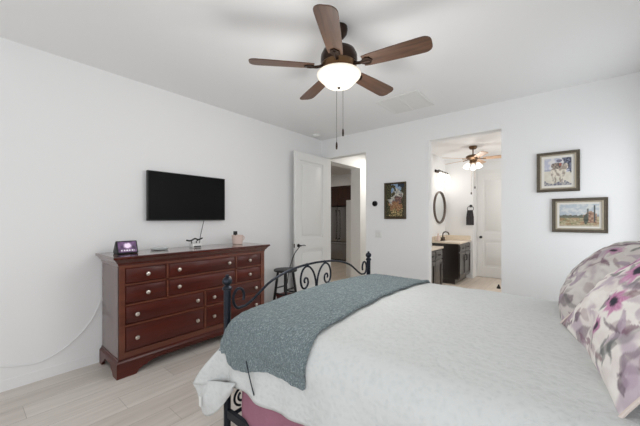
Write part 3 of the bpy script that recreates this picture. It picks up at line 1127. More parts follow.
# ------------------------------------------------------------------ stool, basket and cord by the open door
def stool():
    cx, cy, hz = -3.075, 2.955, 0.625
    t = thing('stool', 'black round seated stool between dresser and open door', 'stool', (cx, cy, 0))
    b = BM(); lathe(b, [(0.14, hz - 0.034), (0.160, hz - 0.030), (0.168, hz - 0.018), (0.166, hz - 0.006), (0.155, hz), (0.002, hz - 0.002)], (cx, cy, 0), 36); obj('seat', b, M['black'], t)
    feet = []
    for k in range(4):
        a = radians(45 + 90 * k + 4)
        p0 = Vector((cx + 0.105 * cos(a), cy + 0.105 * sin(a), hz - 0.03)); p1 = Vector((cx + 0.185 * cos(a), cy + 0.185 * sin(a), 0.0))
        feet.append((p0, p1))
        b = BM(); tube(b, [p0, p0.lerp(p1, 0.5), p1], [0.017, 0.019, 0.015], 12); obj('leg', b, M['black'], t)
    for k in range(4):
        s = 0.40 if k % 2 else 0.52
        q0 = feet[k][0].lerp(feet[k][1], s); q1 = feet[(k + 1) % 4][0].lerp(feet[(k + 1) % 4][1], s)
        b = BM(); tube(b, [q0, q0.lerp(q1, 0.5), q1], [0.009, 0.011, 0.009], 10); obj('rung', b, M['black'], t)


stool()
t = thing('basket', 'dark red leather box on the floor beneath the black stool', 'box', (-3.08, 2.96, 0))
b = BM(); box(b, -3.165, -2.985, 2.865, 3.045, 0.0, 0.24, 0.008, 2); obj('body', b, M['red_box'], t)
b = BM(); box(b, -3.170, -2.980, 2.860, 3.050, 0.235, 0.27, 0.006, 2); obj('lid', b, M['red_box'], t)
b = BM()
tube(b, smooth_path([(-3.198, 3.378, 0.905), (-3.215, 3.28, 0.80), (-3.23, 3.22, 0.66), (-3.24, 3.18, 0.52), (-3.25, 3.16, 0.36)], 8), 0.006, 8)
tag(obj('hanging_cord', b, M['black']), 'thin dark cord hanging from the handle of the open door', 'cord')


# ------------------------------------------------------------------ bed frame
BXF = -1.507                # footboard plane
YN, YF = 0.984, 2.584       # post lines
XH = 0.44                   # headboard plane
YC = (YN + YF) / 2


def spiral(c, r0, r1, a0, a1, n=28):
    return [(c[0] + (r0 + (r1 - r0) * i / n) * cos(a0 + (a1 - a0) * i / n), c[1] + (r0 + (r1 - r0) * i / n) * sin(a0 + (a1 - a0) * i / n)) for i in range(n + 1)]


def bed():
    t = thing('bed', 'dark wrought iron bed frame with scrolled footboard and ball finials', 'bed', (BXF + 0.95, YC, 0))
    iron = M['iron']

    def post(x, y, h, knob=True):
        b = BM()
        lathe(b, [(0.024, 0), (0.024, 0.03), (0.020, 0.035), (0.020, h - 0.085), (0.026, h - 0.082), (0.027, h - 0.070), (0.020, h - 0.062), (0.014, h - 0.055)], (x, y, 0), 20)
        p = obj('post', b, iron, t)
        b = BM()
        z = h - 0.032
        prof = [(0.012, h - 0.058)] + [(0.0285 * cos(a), z + 0.026 * sin(a)) for a in [radians(d) for d in range(-70, 75, 12)]] + [(0.012, h - 0.002), (0.010, h + 0.004), (0.002, h + 0.006)]
        lathe(b, prof, (x, y, 0), 20)
        obj('finial', b, iron, p)
    for y in (YN, YF):
        post(BXF, y, 1.010)
        post(XH, y, 1.20)

    def P(d, z, x=BXF):
        return (x, YC + d, z)
    # footboard arch with curled ends
    half = [(0.0, 0.996), (0.10, 0.993), (0.20, 0.986), (0.29, 0.974), (0.39, 0.950), (0.48, 0.918), (0.56, 0.870), (0.62, 0.832), (0.67, 0.808)]
    curl = [(0.718 + (q[0] - 0.718) * 0.72, q[1]) for q in spiral((0.718, 0.868), 0.064, 0.046, radians(-100), radians(-100 + 310), 30)]
    right = smooth_path([(d, z, 0) for d, z in half], 6)
    right = [(p[0], p[1]) for p in right] + curl[1:]
    path = [P(-d, z) for d, z in reversed(right)] + [P(d, z) for d, z in right[1:]]
    b = BM(); tube(b, path, 0.0085, 10); obj('footboard_arch', b, iron, t)
    # two central scrolls
    for s in (-1, 1):
        ctrl = [(0.015, 0.60), (0.012, 0.74), (0.006, 0.80), (0.012, 0.86), (0.040, 0.925), (0.085, 0.968), (0.130, 0.978), (0.172, 0.955), (0.196, 0.905), (0.192, 0.850), (0.165, 0.818), (0.128, 0.822), (0.108, 0.852), (0.116, 0.884), (0.142, 0.892), (0.154, 0.872), (0.146, 0.858)]
        pts = [P(s * p[0] * 0.92, p[1] - 0.0) for p in [(q.x, q.y) for q in smooth_path([(d, z, 0) for d, z in ctrl], 5)]]
        b = BM(); tube(b, pts, 0.0075, 10); obj('scroll', b, iron, t)
        b = BM(); tube(b, [P(s * 0.105, 0.978), P(s * 0.110, 1.000)], 0.012, 10); obj('collar', b, iron, t)
    # lower footboard rails, spindles and small scrolls
    for z in (0.60, 0.19):
        b = BM(); tube(b, [P(-0.8, z), P(0.8, z)], 0.011, 10); obj('footboard_rail', b, iron, t)
    for k in range(7):
        d = -0.57 + 0.19 * k
        b = BM(); tube(b, [P(d, 0.19), P(d, 0.60)], 0.006, 8); obj('spindle', b, iron, t)
    for s in (-1, 1):
        b = BM()
        pts = [P(s * (0.70 + q[0]), 0.275 + q[1]) for q in spiral((0, 0), 0.058, 0.02, radians(-80), radians(420), 34)]
        tube(b, pts, 0.007, 8); obj('scroll', b, iron, t)
        # curl beside the post top
    # side rails
    for y in (YN, YF):
        b = BM(); box(b, BXF, XH, y - 0.012, y + 0.012, 0.195, 0.245, 0.003, 1)
        box(b, BXF, XH, min(y, YC if y > YC else y + 0.04), max(y, y + 0.04 if y < YC else y), 0.195, 0.200)
        obj('side_rail', b, iron, t)
    # slats
    for k in range(6):
        x = BXF + 0.16 + k * 0.32
        b = BM(); box(b, x, x + 0.07, YN + 0.005, YF - 0.005, 0.2005, 0.215); obj('slat', b, iron, t)
    # headboard
    b = BM(); tube(b, [(XH, YC + 0.8 * math.sin(a), 1.12 + 0.16 * math.cos(a)) for a in [radians(d) for d in range(-90, 91, 9)]], 0.0085, 10); obj('headboard_arch', b, iron, t)
    for z in (0.62, 1.05):
        b = BM(); tube(b, [(XH, YN, z), (XH, YF, z)], 0.0085, 10); obj('headboard_rail', b, iron, t)
    for k in range(9):
        d = -0.64 + 0.16 * k
        b = BM(); tube(b, [(XH, YC + d, 0.62), (XH, YC + d, 1.05)], 0.006, 8); obj('headboard_spindle', b, iron, t)


bed()
b = BM(); box(b, -1.43, 0.41, 1.04, 2.53, 0.2155, 0.44, 0.02, 2)
tag(obj('box_spring', b, M['white_cloth']), 'pale box spring under the mattress on the iron bed', 'box spring')
b = BM(); box(b, -1.43, 0.41, 1.05, 2.52, 0.441, 0.735, 0.05, 4)
tag(obj('mattress', b, M['white_cloth']), 'thick white mattress under the quilt on the iron bed', 'mattress')

# mauve sheet hanging below the quilt on the near side
b = BM()
nu, nv = 90, 10
V = []
for i in range(nu + 1):
    x = -1.355 + i / nu * 1.70
    row = []
    for j in range(nv + 1):
        s = j / nv
        z = 0.56 - s * (0.305 + 0.02 * sin(x * 5))
        y = 0.966 + 0.020 * (1 - s) - s * (0.012 * sin(x * 21 + 1.5 * s) + 0.008 * noise.noise(Vector((x * 9, s * 2, 0))))
        row.append(b.verts.new((x, y, z)))
    V.append(row)
for i in range(nu):
    for j in range(nv):
        b.faces.new((V[i][j], V[i + 1][j], V[i + 1][j + 1], V[i][j + 1]))
o = obj('bed_sheet', b, M['mauve'])
md = o.modifiers.new('thickness', 'SOLIDIFY'); md.thickness = 0.004; md.offset = 0
tag(o, 'mauve cotton sheet hanging below the quilt on the near side', 'sheet')


# ------------------------------------------------------------------ quilt, throw
def ztop(y):
    q = (y - YC) / 0.76
    return 0.788 + 0.036 * (1 - q * q)


X0 = -1.385


def hem_z(x):
    z = 0.452 + 0.008 * sin(x * 7)
    if x < -1.31:
        z -= 0.22 * (-1.31 - x)
    return z


def sect(r, x):
    """cross-section across the bed; r: -1..0 near hang, 0..1 rounding, 1..2 top, 2..3 rounding, 3..4 far hang."""
    yA, yB = 0.940, 1.075
    if r > 1.5:
        y, z, s = sect(3 - r, 0.0)
        return 2 * YC - y, z, s
    if r <= 0:
        s = -r
        zb = 0.668
        fold = 0.012 * sin(x * 13 + 0.7) + 0.008 * sin(x * 29)
        return yA - 0.012 * s + fold * s, zb + (hem_z(x) - zb) * s, s
    if r <= 1:
        a = r * pi / 2
        zt = ztop(yB)
        return yB - (yB - yA) * cos(a), 0.668 + (zt - 0.668) * sin(a), 0.0
    y = yB + (r - 1) / 1.0 * (2 * YC - 2 * yB)
    return y, ztop(y), 0.0


def surf(c, r):
    """c >= 0: distance from the foot edge; c in -1..0: rolled over the foot end."""
    if c >= 0:
        x = X0 + c
        y, z, s = sect(r, x)
        top = 1 if 0.6 < r < 2.4 else 0.4
        n1 = noise.fractal(Vector((x * 3.2, y * 3.2, z * 2)), 0.8, 2.0, 4)
        n2 = noise.ridged_multi_fractal(Vector((x * 2.2 + 5, y * 3.5, z)), 0.9, 2.0, 4, 0.9, 2.0)
        z += top * (0.005 * n1 + 0.004 * (n2 - 0.8)) - (0.02 * sst(1.3, 1.8, c) if r > 0.6 else 0) * 0
        if r < 0:
            y += 0.006 * n1
        return Vector((x, y, z))
    q = -c
    # roll over the foot (top rows)
    y, z, s = sect(max(r, 0.0), X0)
    if q < 0.45:
        a = q / 0.45 * pi / 2
        p1 = Vector((X0 - 0.082 * sin(a), y, z - 0.075 * (1 - cos(a))))
    else:
        p1 = Vector((X0 - 0.082 - 0.006 * (q - 0.45), y, z - 0.075 - 0.22 * (q - 0.45) / 0.55))
    n1 = noise.noise(Vector((p1.x * 4, p1.y * 5, p1.z * 4)))
    p1.x -= 0.004 * n1
    if r >= 1.0:
        return p1
    # corner ear (near hanging rows)
    if r > 1.5:
        return p1
    sr = max(0.0, -r)
    x2 = X0 - (0.05 + 0.235 * (0.25 + 0.75 * sr)) * q * (1.0 if sr > 0 else 1.0)
    y2, z2, _ = sect(min(r, 0.0), x2 if r < 0 else X0)
    if r >= 0:
        y2, z2, _ = sect(r, X0)
        z2 -= 0.06 * q * q
    else:
        z2 -= 0.06 * q * q * (1 - sr)
    y2 = min(y2, 0.95) - 0.03 * q * (0.4 + sr) + 0.02 * sin(q * 5.0) * sr
    p2 = Vector((x2, y2, z2))
    w = 1 - sst(0.0, 0.85, r)
    return p1.lerp(p2, w)


def frange(a, b, n):
    return [a + (b - a) * i / n for i in range(n + 1)]


def sheet_mesh(cols, rows, extra=None):
    b = BM()
    V = []
    for c in cols:
        V.append([b.verts.new(surf(c, r if not extra else extra(c, r))) for r in rows])
    for i in range(len(cols) - 1):
        for j in range(len(rows) - 1):
            b.faces.new((V[i][j], V[i][j + 1], V[i + 1][j + 1], V[i + 1][j]))
    return b, V


cols = frange(-1, 0, 16)[:-1] + frange(0, 1.78, 96)
rows = frange(-1, 0, 14)[:-1] + frange(0, 1, 8)[:-1] + frange(1, 2, 64)[:-1] + frange(2, 3, 7)[:-1] + frange(3, 4, 6)
b, V = sheet_mesh(cols, rows)
o = obj('quilt', b, M['quilt'], sharp=180)
md = o.modifiers.new('thickness', 'SOLIDIFY'); md.thickness = 0.010; md.offset = 0
tag(o, 'off white embossed quilt spread over the iron bed', 'quilt')

# the quilt's folded-under corner hanging below its hem, with a small care tag
b = BM()
top = smooth_path([(-1.675, 0.893, 0.392), (-1.60, 0.892, 0.415), (-1.51, 0.896, 0.436), (-1.42, 0.904, 0.458), (-1.325, 0.916, 0.478)], 6)
bot = smooth_path([(-1.680, 0.893, 0.360), (-1.605, 0.882, 0.262), (-1.545, 0.880, 0.236), (-1.435, 0.888, 0.315), (-1.335, 0.908, 0.450)], 6)
V = []
for p, q in zip(top, bot):
    row = []
    for k in range(13):
        w = k / 12
        v = p.lerp(q, w)
        v.y -= 0.022 * math.sin(w * pi) * (0.6 + 0.4 * math.sin(v.x * 40)) + 0.004 * noise.noise(v * 16)
        row.append(b.verts.new(v))
    V.append(row)
for i in range(len(V) - 1):
    for k in range(12):
        b.faces.new((V[i][k], V[i][k + 1], V[i + 1][k + 1], V[i + 1][k]))
q = obj('folded_corner', b, M['quilt'], o, sharp=180)
md = q.modifiers.new('thickness', 'SOLIDIFY'); md.thickness = 0.010; md.offset = 0
b = BM()
box(b, -1.590, -1.570, 0.856, 0.8575, 0.285, 0.340)
obj('care_tag', b, M['plastic_white'], o)

# throw blanket across the foot of the bed
def throw_rows(c, r):
    # hem of the near side: short at the foot corner, longest just inside it, short again towards the pillows
    if r < 0:
        if c < 0.02:
            lim = 0.14 + 0.12 * sst(-0.68, -0.25, c) + 0.22 * sst(-0.22, -0.08, c)
        else:
            lim = 0.50 - 0.30 * sst(0.08, 0.34, c) + 0.10 * sst(0.36, 0.48, c)
        lim += 0.02 * math.sin(c * 23) + 0.03 * noise.noise(Vector((c * 30, 2, 0)))
        return r * lim
    if r > 3:
        return 3 + (r - 3) * 0.5
    return r


cols = frange(-0.68, 0, 14)[:-1] + frange(0, 0.485, 46)
rows = frange(-1, 0, 18)[:-1] + frange(0, 1, 12)[:-1] + frange(1, 2, 130)[:-1] + frange(2, 3, 10)[:-1] + frange(3, 4, 8)
b, V = sheet_mesh(cols, rows, throw_rows)
for i, c in enumerate(cols):
    if c > 0:      # the near end of the throw lies a little wider
        for jx, r in enumerate(rows):
            V[i][jx].co.x += c * 0.11 * (1 - sst(0.2, 1.5, r))
bmesh.ops.recalc_face_normals(b, faces=b.faces[:])
b.normal_update()
ups = sum(v.normal.z for v in b.verts)
sg = 1 if ups > 0 else -1
ncol = len(cols)
for i, rowv in enumerate(V):
    for v in rowv:
        n = noise.noise(v.co * 55) * 0.0035 + noise.noise(v.co * 120) * 0.002
        v.co = v.co + v.normal * sg * (0.0165 + n)
        v.co.x += 0.008 * noise.noise(Vector((v.co.y * 6, 3, i * 0.0))) * (i / ncol)
        v.co.z += 0.010 * sst(ncol - 5, ncol - 1, i) * 0.6
o = obj('throw_blanket', b, M['throw'], sharp=180)
md = o.modifiers.new('thickness', 'SOLIDIFY'); md.thickness = 0.014; md.offset = 0
tag(o, 'grey teal boucle throw blanket laid across the foot of the bed', 'blanket')

# thin dark cord hanging over the quilt's near side
b = BM()
tube(b, smooth_path([(-1.235, 0.914, 0.625), (-1.210, 0.910, 0.575), (-1.187, 0.909, 0.525), (-1.168, 0.911, 0.478)], 6), 0.003, 6)
tag(obj('cord', b, M['iron']), 'thin dark cord hanging over the quilt beside the near bed post', 'cord')


# ------------------------------------------------------------------ floral pillows
PAL = [lin(c) for c in ((242, 237, 232), (230, 222, 218), (158, 134, 138), (104, 84, 98), (130, 94, 112), (180, 160, 178), (106, 108, 108))]


def floral(seed, flowers):
    rnd = random.Random(seed)
    leaves = []
    for k in range(190):
        leaves.append((rnd.uniform(-1.15, 1.15), rnd.uniform(-1.1, 1.1), rnd.uniform(0, 2 * pi), rnd.uniform(0.10, 0.27), rnd.uniform(0.028, 0.075),
                       rnd.choice([2, 3, 4, 5, 5, 6, 2, 0, 0]), rnd.uniform(0.45, 0.9)))

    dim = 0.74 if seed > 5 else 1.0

    def col(a, b):
        wx = a + 0.09 * noise.noise(Vector((a * 5, b * 5, seed)))
        wy = b + 0.09 * noise.noise(Vector((a * 5 + 9, b * 5, seed)))
        n = fbm(a * 2.2, b * 2.2, seed)
        c = mixc(PAL[0], PAL[1], sst(0.35, 0.65, n))
        c = mixc(c, PAL[5], sst(0.58, 0.80, fbm(a * 1.8 + 4, b * 1.8, seed + 2)) * 0.7)
        for (lx, ly, la, ll, lw, ci, st) in leaves:
            dx, dy = wx - lx, wy - ly
            if abs(dx) > ll or abs(dy) > ll:
                continue
            u = dx * cos(la) + dy * sin(la)
            v = -dx * sin(la) + dy * cos(la)
            if abs(u) < ll:
                w = lw * (1 - (u / ll) ** 2)
                d = abs(v) / max(w, 1e-4)
                if d < 1.2:
                    s = st * (1 - sst(0.75, 1.15, d)) * (0.65 + 0.5 * fbm(a * 12, b * 12, seed + 5))
                    c = mixc(c, PAL[ci], min(1, s))
        for (fx_, fy_, fr, petal, cen) in flowers:
            dx, dy = (wx - fx_) * 1.3, (wy - fy_)
            d = math.hypot(dx, dy) / fr
            if d < 1.6:
                an = math.atan2(dy, dx)
                edge = 0.80 + 0.22 * math.cos(an * 7 + seed) + 0.25 * (fbm(a * 9, b * 9, 3) - 0.5)
                t_ = 1 - sst(edge * 0.75, edge * 1.15, d)
                streak = 0.55 + 0.45 * math.cos(an * 21 + 3 * d) * 0.5 + 0.3 * (fbm(an * 3, d * 3, 2) - .5)
                pc = mixc(lin((218, 176, 204)), lin(petal), max(0, min(1, streak + 0.4 * (0.6 - d))))
                c = mixc(c, pc, t_ * 0.92)
                c = mixc(lin(cen), c, sst(0.22, 0.40, d + 0.15 * (fbm(a * 25, b * 25, 1) - .5)))
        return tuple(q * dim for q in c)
    return col


def pillow(name, label, center, adir, bdir, W, Hh, Tt, col, seed, group, pw=0.8, lift=0.0):
    adir = Vector(adir).normalized(); bdir = Vector(bdir).normalized()
    cdir = adir.cross(bdir).normalized()
    if cdir.z < 0:
        cdir = -cdir
    center = Vector(center)
    t = thing(name, label, 'pillow', (center.x, center.y, center.z - 0.25), group)

    def outline(a, b):
        ka = 1 - 0.085 * (1 - b * b) * 0 - 0.07 * (1 - a * a) ** 1.0 * abs(b) ** 3
        kb = 1 - 0.07 * (1 - b * b) * abs(a) ** 3
        return a * W / 2 * kb, b * Hh / 2 * ka

    def pos(u, v, side):
        a, b = 2 * u - 1, 2 * v - 1
        x, y = outline(a, b)
        th = max(0.0, (1 - abs(a) ** 2.6)) ** pw * max(0.0, (1 - abs(b) ** 2.6)) ** pw
        edge = 1 - th
        wr = 0.016 * noise.fractal(Vector((a * 2.6, b * 2.6, seed + side)), 0.8, 2.0, 3) * (0.4 + edge)
        z = side * th * (Tt / 2 + wr * 1.2) - side * 0.03 * math.exp(-((a - 0.15) ** 2 * 16 + (b + 0.75) ** 2 * 14)) * (th > 0)
        # slight sag of the upper edge
        return center + adir * x + bdir * y + cdir * (z - 0.015 * b * b + lift * ((a + 1) / 2) ** 2)
    for side, nm in ((1, 'front_cover'), (-1, 'back_cover')):
        n = 150 if side == 1 else 40
        m_ = 110 if side == 1 else 30
        if side == 1:
            fcol = lambda u, v: col(2 * u - 1, 2 * v - 1)
        else:
            fcol = lambda u, v: col(1 - 2 * u, 2 * v - 1)
        grid_obj(nm, n, m_, lambda u, v: pos(u, v, side), fcol, M['floral'], t)
    pts = []
    K = 30
    for i in range(K): pts.append(pos(1, i / K, 1))
    for i in range(K): pts.append(pos(1 - i / K, 1, 1))
    for i in range(K + 1): pts.append(pos(0, 1 - i / K, 1))
    b = BM(); tube(b, pts, 0.0055, 8); obj('piping', b, M['piping'], t)
    return t


MG = (172, 74, 138); PK = (196, 130, 172); DK = (52, 48, 62)
th = radians(7)
inc = Vector((cos(th) * 0.66, sin(th) * 0.66, 0.75)).normalized()
pillow('floral_pillow', 'nearest large floral pillow with magenta anemones leaning at the head of the bed',
       (0.240, 1.520, 1.018), (-sin(th), cos(th), 0), inc, 0.74, 0.56, 0.19,
       floral(3, [(-0.05, -0.575, 0.14, (158, 44, 122), DK), (-0.12, -0.19, 0.22, (184, 84, 146), DK), (0.03, -0.22, 0.09, (96, 90, 104), DK),
                  (0.12, 0.30, 0.26, (196, 112, 164), DK), (0.6, 0.35, 0.24, PK, DK), (0.3, 0.75, 0.22, MG, DK), (-0.6, 0.5, 0.25, MG, DK)]), 3.3, None, 0.8, 0.05)
inc2 = Vector((0.66, 0.0, 0.75)).normalized()
pillow('floral_pillow', 'farther floral pillow in beige and mauve leaning behind the nearest one',
       (0.165, 2.225, 1.010), (0.02, 1, 0), inc2, 0.70, 0.55, 0.24,
       floral(11, [(0.1, -0.2, 0.14, (140, 90, 104), (110, 80, 90)), (0.55, 0.0, 0.11, (154, 76, 106), DK), (-0.5, 0.55, 0.2, PK, DK)]), 7.7, None, 0.55)


# ------------------------------------------------------------------ bathroom fittings
def vanity(name, label, y0, y1, top_label, ndoor, end_open):
    x0, x1 = BL + 0.002, -1.665
    t = thing(name, label, 'cabinet', ((x0 + x1) / 2, (y0 + y1) / 2, 0))
    w = M['espresso']
    b = BM()
    box(b, x0, x1, y0, y1, 0.10, 0.825, 0.002, 1)
    box(b, x0, x1 - 0.07, y0 + 0.0, y1, 0.0, 0.10)
    obj('body', b, w, t)
    wd = (y1 - y0 - 0.02) / ndoor
    for k in range(ndoor):
        ya = y0 + 0.01 + k * wd + 0.006; yb = ya + wd - 0.012
        b = BM()
        box(b, x1 - 0.002, x1 + 0.018, ya, yb, 0.66, 0.805, 0.003, 1)
        box(b, x1 + 0.016, x1 + 0.022, ya + 0.03, yb - 0.03, 0.69, 0.775, 0.004, 1)
        d = obj('drawer', b, w, t)
        b = BM(); tube(b, smooth_path([(x1 + 0.018, (ya + yb) / 2 - 0.05, 0.732), (x1 + 0.045, (ya + yb) / 2 - 0.04, 0.732), (x1 + 0.045, (ya + yb) / 2 + 0.04, 0.732), (x1 + 0.018, (ya + yb) / 2 + 0.05, 0.732)], 5), 0.006, 8)
        obj('handle', b, M['black'], d)
        b = BM()
        for (p, q, r, s) in ((ya, yb, 0.12, 0.19), (ya, yb, 0.57, 0.64), (ya, ya + 0.06, 0.19, 0.57), (yb - 0.06, yb, 0.19, 0.57)):
            box(b, x1 - 0.002, x1 + 0.020, p, q, r, s, 0.002, 1)
        box(b, x1 - 0.002, x1 + 0.009, ya + 0.05, yb - 0.05, 0.18, 0.58)
        d = obj('door', b, w, t)
        yh = yb - 0.03 if k % 2 == 0 else ya + 0.03
        b = BM(); tube(b, smooth_path([(x1 + 0.018, yh, 0.46), (x1 + 0.045, yh, 0.475), (x1 + 0.045, yh, 0.565), (x1 + 0.018, yh, 0.58)], 5), 0.006, 8)
        obj('handle', b, M['black'], d)
    c = thing('countertop', top_label, 'countertop', ((x0 + x1) / 2, (y0 + y1) / 2, 0.826))
    b = BM(); box(b, x0, x1 + 0.035, y0 - 0.015, y1 if end_open else y1 + 0.0, 0.826, 0.862, 0.006, 2); obj('slab', b, M['counter'], c)
    b = BM(); box(b, x0, x0 + 0.02, y0 - 0.015, y1, 0.862, 0.96, 0.003, 1)
    if not end_open:
        box(b, x0 + 0.02, x1 + 0.02, y1 - 0.02, y1, 0.862, 0.96, 0.003, 1)
    obj('backsplash', b, M['counter'], c)
    return c


vanity('bathroom_vanity', 'near espresso vanity just inside the bathroom doorway', BW + T + 0.006, 5.36, 'cream countertop on the near espresso vanity', 3, True)
c = vanity('bathroom_vanity', 'far espresso vanity with black end panel beside the towel wall', 6.44, 7.345, 'cream countertop with faucet on the far espresso vanity', 2, False)
t = thing('faucet', 'dark bronze curved faucet on the far vanity', 'faucet', (-2.08, 6.78, 0.862))
b = BM(); lathe(b, [(0.028, 0.862), (0.028, 0.870), (0.016, 0.880), (0.013, 0.96)], (-2.08, 6.78, 0), 16)
tube(b, smooth_path([(-2.08, 6.78, 0.95), (-2.075, 6.78, 1.02), (-2.03, 6.78, 1.055), (-1.97, 6.78, 1.04), (-1.95, 6.78, 0.99)], 6), 0.012, 10); obj('spout', b, M['bronze'], t)
for s in (-1, 1):
    b = BM(); lathe(b, [(0.022, 0.862), (0.022, 0.868), (0.012, 0.88), (0.011, 0.92), (0.02, 0.93), (0.002, 0.94)], (-2.08, 6.78 + s * 0.10, 0), 14); obj('tap_handle', b, M['bronze'], t)
b = BM(); lathe(b, [(0.03, 0.862), (0.034, 0.866), (0.034, 0.96), (0.018, 0.985), (0.012, 1.01), (0.02, 1.02), (0.001, 1.03)], (-2.10, 6.53, 0), 18)
tag(obj('soap_dispenser', b, M['ceramic']), 'small pale soap dispenser on the far vanity beside the faucet', 'soap dispenser')

# oval mirror on the left bathroom wall
t = thing('oval_mirror', 'oval pewter framed mirror on the bathroom wall above the far vanity', 'mirror', (BL, 6.91, 1.24))
my, mz, ry, rz = 6.91, 1.60, 0.40, 0.365
b = BM(); tube(b, [(BL + 0.018, my + ry * 0.95 * cos(a), mz + rz * 0.95 * sin(a)) for a in [2 * pi * k / 56 for k in range(56)]], 0.024, 10, closed=True); obj('frame', b, M['mirror_frame'], t)
b = BM(); prism(b, [(my + ry * 0.94 * cos(a), mz + rz * 0.94 * sin(a)) for a in [2 * pi * k / 56 for k in range(56)]], 'x', BL + 0.002, BL + 0.012); obj('glass', b, M['mirror'], t)

# vanity light bar
t = thing('vanity_light', 'bathroom vanity light bar with glowing shades above the oval mirror', 'wall light', (BL, 6.95, 2.30))
b = BM(); box(b, BL + 0.001, BL + 0.025, 6.60, 7.30, 2.36, 2.42, 0.006, 2); obj('back_plate', b, M['bronze'], t)
for k in range(4):
    y = 6.68 + k * 0.18
    b = BM(); tube(b, smooth_path([(BL + 0.02, y, 2.39), (BL + 0.07, y, 2.41), (BL + 0.10, y, 2.385), (BL + 0.10, y, 2.36)], 5), 0.009, 8); obj('arm', b, M['bronze'], t)
    b = BM(); lathe(b, [(0.02, 2.365), (0.028, 2.36), (0.045, 2.30), (0.062, 2.235), (0.060, 2.232), (0.01, 2.30)], (BL + 0.10, y, 0), 20); obj('lamp_shade', b, M['shade'], t)
point('vanity_bulbs', (BL + 0.16, 6.95, 2.15), 2.2, (1.0, 0.98, 0.95), 0.15)

# bathroom ceiling fan
bx_, by_ = -1.37, 6.30
t = thing('ceiling_fan', 'small oak bladed ceiling fan with white shades in the bathroom', 'ceiling fan', (bx_, by_, 2.25))
c = (bx_, by_, 0)
b = BM(); lathe(b, [(0.07, 2.739), (0.072, 2.71), (0.055, 2.685), (0.02, 2.675)], c, 24); obj('canopy', b, M['brass'], t)
b = BM(); lathe(b, [(0.012, 2.68), (0.012, 2.56)], c, 12); obj('downrod', b, M['brass'], t)
b = BM(); lathe(b, [(0.03, 2.57), (0.10, 2.565), (0.125, 2.545), (0.125, 2.51), (0.09, 2.485), (0.06, 2.47), (0.06, 2.41), (0.02, 2.40)], c, 28); obj('motor', b, M['brass'], t)
for k in range(5):
    a = radians(12 + 72 * k)
    mt = Matrix.Translation((bx_, by_, 2.497)) @ Matrix.Rotation(a, 4, 'Z') @ Matrix.Rotation(radians(-13), 4, 'X')
    bl = obj_local('blade', blade_shape(0.17, 0.62, 0.05, 0.066, 0.007), M['oak_blade'], t, mt)
    b = BM(); tube(b, [(0.09, 0, 0.004), (0.15, 0, -0.006), (0.22, 0, -0.008)], 0.010, 8); o = obj('blade_iron', b, M['brass'], None, (0, 0, 0)); o.parent = bl
for k in range(3):
    a = radians(-140 + 120 * k)
    dx, dy = cos(a), sin(a)
    rt = Matrix.Translation((bx_ + dx * 0.085, by_ + dy * 0.085, 2.41)) @ Matrix.Rotation(a, 4, 'Z') @ Matrix.Rotation(radians(-32), 4, 'Y')
    b = BM(); lathe(b, [(0.018, 0.0), (0.026, -0.01), (0.043, -0.05), (0.050, -0.105), (0.047, -0.107), (0.01, -0.05)], (0, 0, 0), 20); obj('lamp_shade', xf(b, rt), M['shade'], t)
for (dx, dy, z) in ((-0.03, 0, 1.84), (0.03, 0.02, 1.95)):
    b = BM(); tube(b, [(bx_ + dx, by_ + dy, 2.41), (bx_ + dx, by_ + dy, z)], 0.0025, 6); pc = obj('pull_chain', b, M['brass'], t)
    b = BM(); lathe(b, [(0.003, z + 0.02), (0.011, z + 0.008), (0.012, z - 0.02), (0.002, z - 0.03)], (bx_ + dx, by_ + dy, 0), 10); obj('pull_bob', b, M['bronze'], pc)
point('bathroom_fan_bulbs', (bx_, by_, 2.22), 6.5, (1.0, 0.985, 0.95), 0.12)

# towel on its holder
t = thing('towel_holder', 'dark towel ring mounted on the white bathroom wall', 'towel ring', (-1.64, 7.35, 1.58))
b = BM(); lathe(b, [(0.03, 0), (0.03, 0.01), (0.012, 0.016), (0.010, 0.05)], (-1.64, 7.35, 1.63), 16, R90); tube(b, [(-1.64 + 0.065 * sin(a), 7.302, 1.57 + 0.06 * cos(a)) for a in [2 * pi * k / 24 for k in range(24)]], 0.006, 8, closed=True)
obj('ring', b, M['black'], t)
b = BM()
nu, nv = 16, 20
V = []
for i in range(nu + 1):
    u = i / nu
    V.append([b.verts.new((-1.64 + (u - 0.5) * (0.11 + 0.045 * min(1, j / nv * 2)), 7.292 - 0.012 * (0.5 + 0.5 * sin(u * 15)) - 0.006, 1.535 - 0.335 * j / nv)) for j in range(nv + 1)])
for i in range(nu):
    for j in range(nv):
        b.faces.new((V[i][j], V[i + 1][j], V[i + 1][j + 1], V[i][j + 1]))
o = obj('hand_towel', b, M['towel']); md = o.modifiers.new('thickness', 'SOLIDIFY'); md.thickness = 0.016; md.offset = 0
tag(o, 'charcoal hand towel hanging from the bathroom towel ring', 'towel')
b = BM(); lathe(b, [(0.035, 0), (0.034, 0.02), (0.018, 0.05), (0.012, 0.075), (0.001, 0.08)], (-0.985, 6.6, 0), 16)
tag(obj('door_stop', b, M['black']), 'small black cone door stop on the bathroom floor', 'door stop')

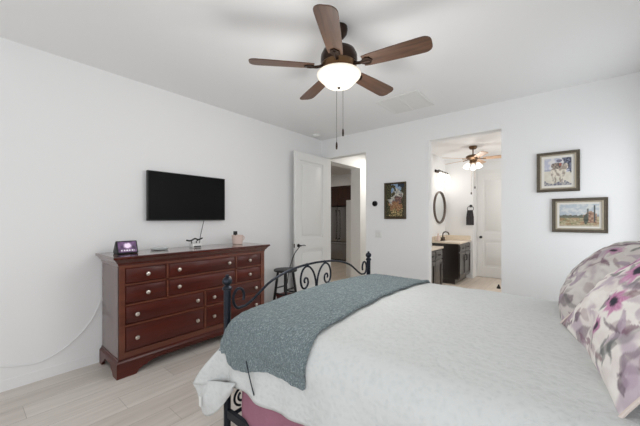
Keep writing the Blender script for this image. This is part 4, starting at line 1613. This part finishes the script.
# ------------------------------------------------------------------ kitchen seen through the hall
t = thing('refrigerator', 'stainless french door refrigerator in the kitchen beyond the hall', 'refrigerator', (-5.6, 8.0, 0))
fx0, fx1, fyF = -6.06, -5.15, 7.66
b = BM(); box(b, fx0, fx1, fyF + 0.06, 8.38, 0.02, 1.725, 0.004, 1); obj('body', b, M['black'], t)
xm = (fx0 + fx1) / 2
for xa, xb in ((fx0, xm - 0.003), (xm + 0.003, fx1)):
    b = BM(); box(b, xa, xb, fyF, fyF + 0.06, 0.62, 1.725, 0.012, 3); d = obj('door', b, M['steel'], t)
    xh = xb - 0.05 if xb < xm else xa + 0.05
    b = BM(); tube(b, smooth_path([(xh, fyF + 0.002, 0.72), (xh, fyF - 0.05, 0.76), (xh, fyF - 0.05, 1.55), (xh, fyF + 0.002, 1.59)], 6), 0.013, 10); obj('handle', b, M['steel'], d)
b = BM(); box(b, fx0, fx1, fyF, fyF + 0.06, 0.05, 0.612, 0.012, 3); d = obj('freezer_drawer', b, M['steel'], t)
b = BM(); tube(b, smooth_path([(fx0 + 0.08, fyF + 0.002, 0.55), (fx0 + 0.12, fyF - 0.05, 0.55), (fx1 - 0.12, fyF - 0.05, 0.55), (fx1 - 0.08, fyF + 0.002, 0.55)], 6), 0.013, 10); obj('handle', b, M['steel'], d)
t = thing('kitchen_cabinet', 'dark wood cabinet above the stainless refrigerator', 'cabinet', (-5.6, 8.0, 1.76))
b = BM(); box(b, fx0 - 0.03, fx1 + 0.03, 7.74, 8.395, 1.76, 2.385, 0.002, 1); box(b, fx0 - 0.028, fx1 + 0.028, 7.71, 7.76, 2.33, 2.385, 0.006, 2); obj('body', b, M['kitchen_wood'], t)
for xa, xb in ((fx0 - 0.02, xm - 0.004), (xm + 0.004, fx1 + 0.02)):
    b = BM()
    for (p, q, r, s) in ((xa, xb, 1.77, 1.84), (xa, xb, 2.25, 2.32), (xa, xa + 0.07, 1.84, 2.25), (xb - 0.07, xb, 1.84, 2.25)):
        box(b, p, q, 7.718, 7.742, r, s, 0.002, 1)
    box(b, xa + 0.06, xb - 0.06, 7.728, 7.742, 1.83, 2.26)
    d = obj('door', b, M['kitchen_wood'], t)
for nm, lab, xa, xb in (('kitchen_cabinet', 'tall dark wood pantry cabinet right of the refrigerator', fx1 + 0.035, -4.4), ('kitchen_cabinet', 'tall dark wood pantry cabinet left of the refrigerator', -6.95, fx0 - 0.035)):
    t = thing(nm, lab, 'cabinet', ((xa + xb) / 2, 8.0, 0))
    b = BM(); box(b, xa, xb, 7.74, 8.395, 0.0, 2.385, 0.002, 1); obj('body', b, M['kitchen_wood'], t)
    for za, zb in ((0.12, 1.20), (1.22, 2.36)):
        b = BM(); box(b, xa + 0.01, xb - 0.01, 7.718, 7.742, za, zb, 0.003, 1); box(b, xa + 0.08, xb - 0.08, 7.712, 7.72, za + 0.08, zb - 0.08, 0.005, 1); obj('door', b, M['kitchen_wood'], t)
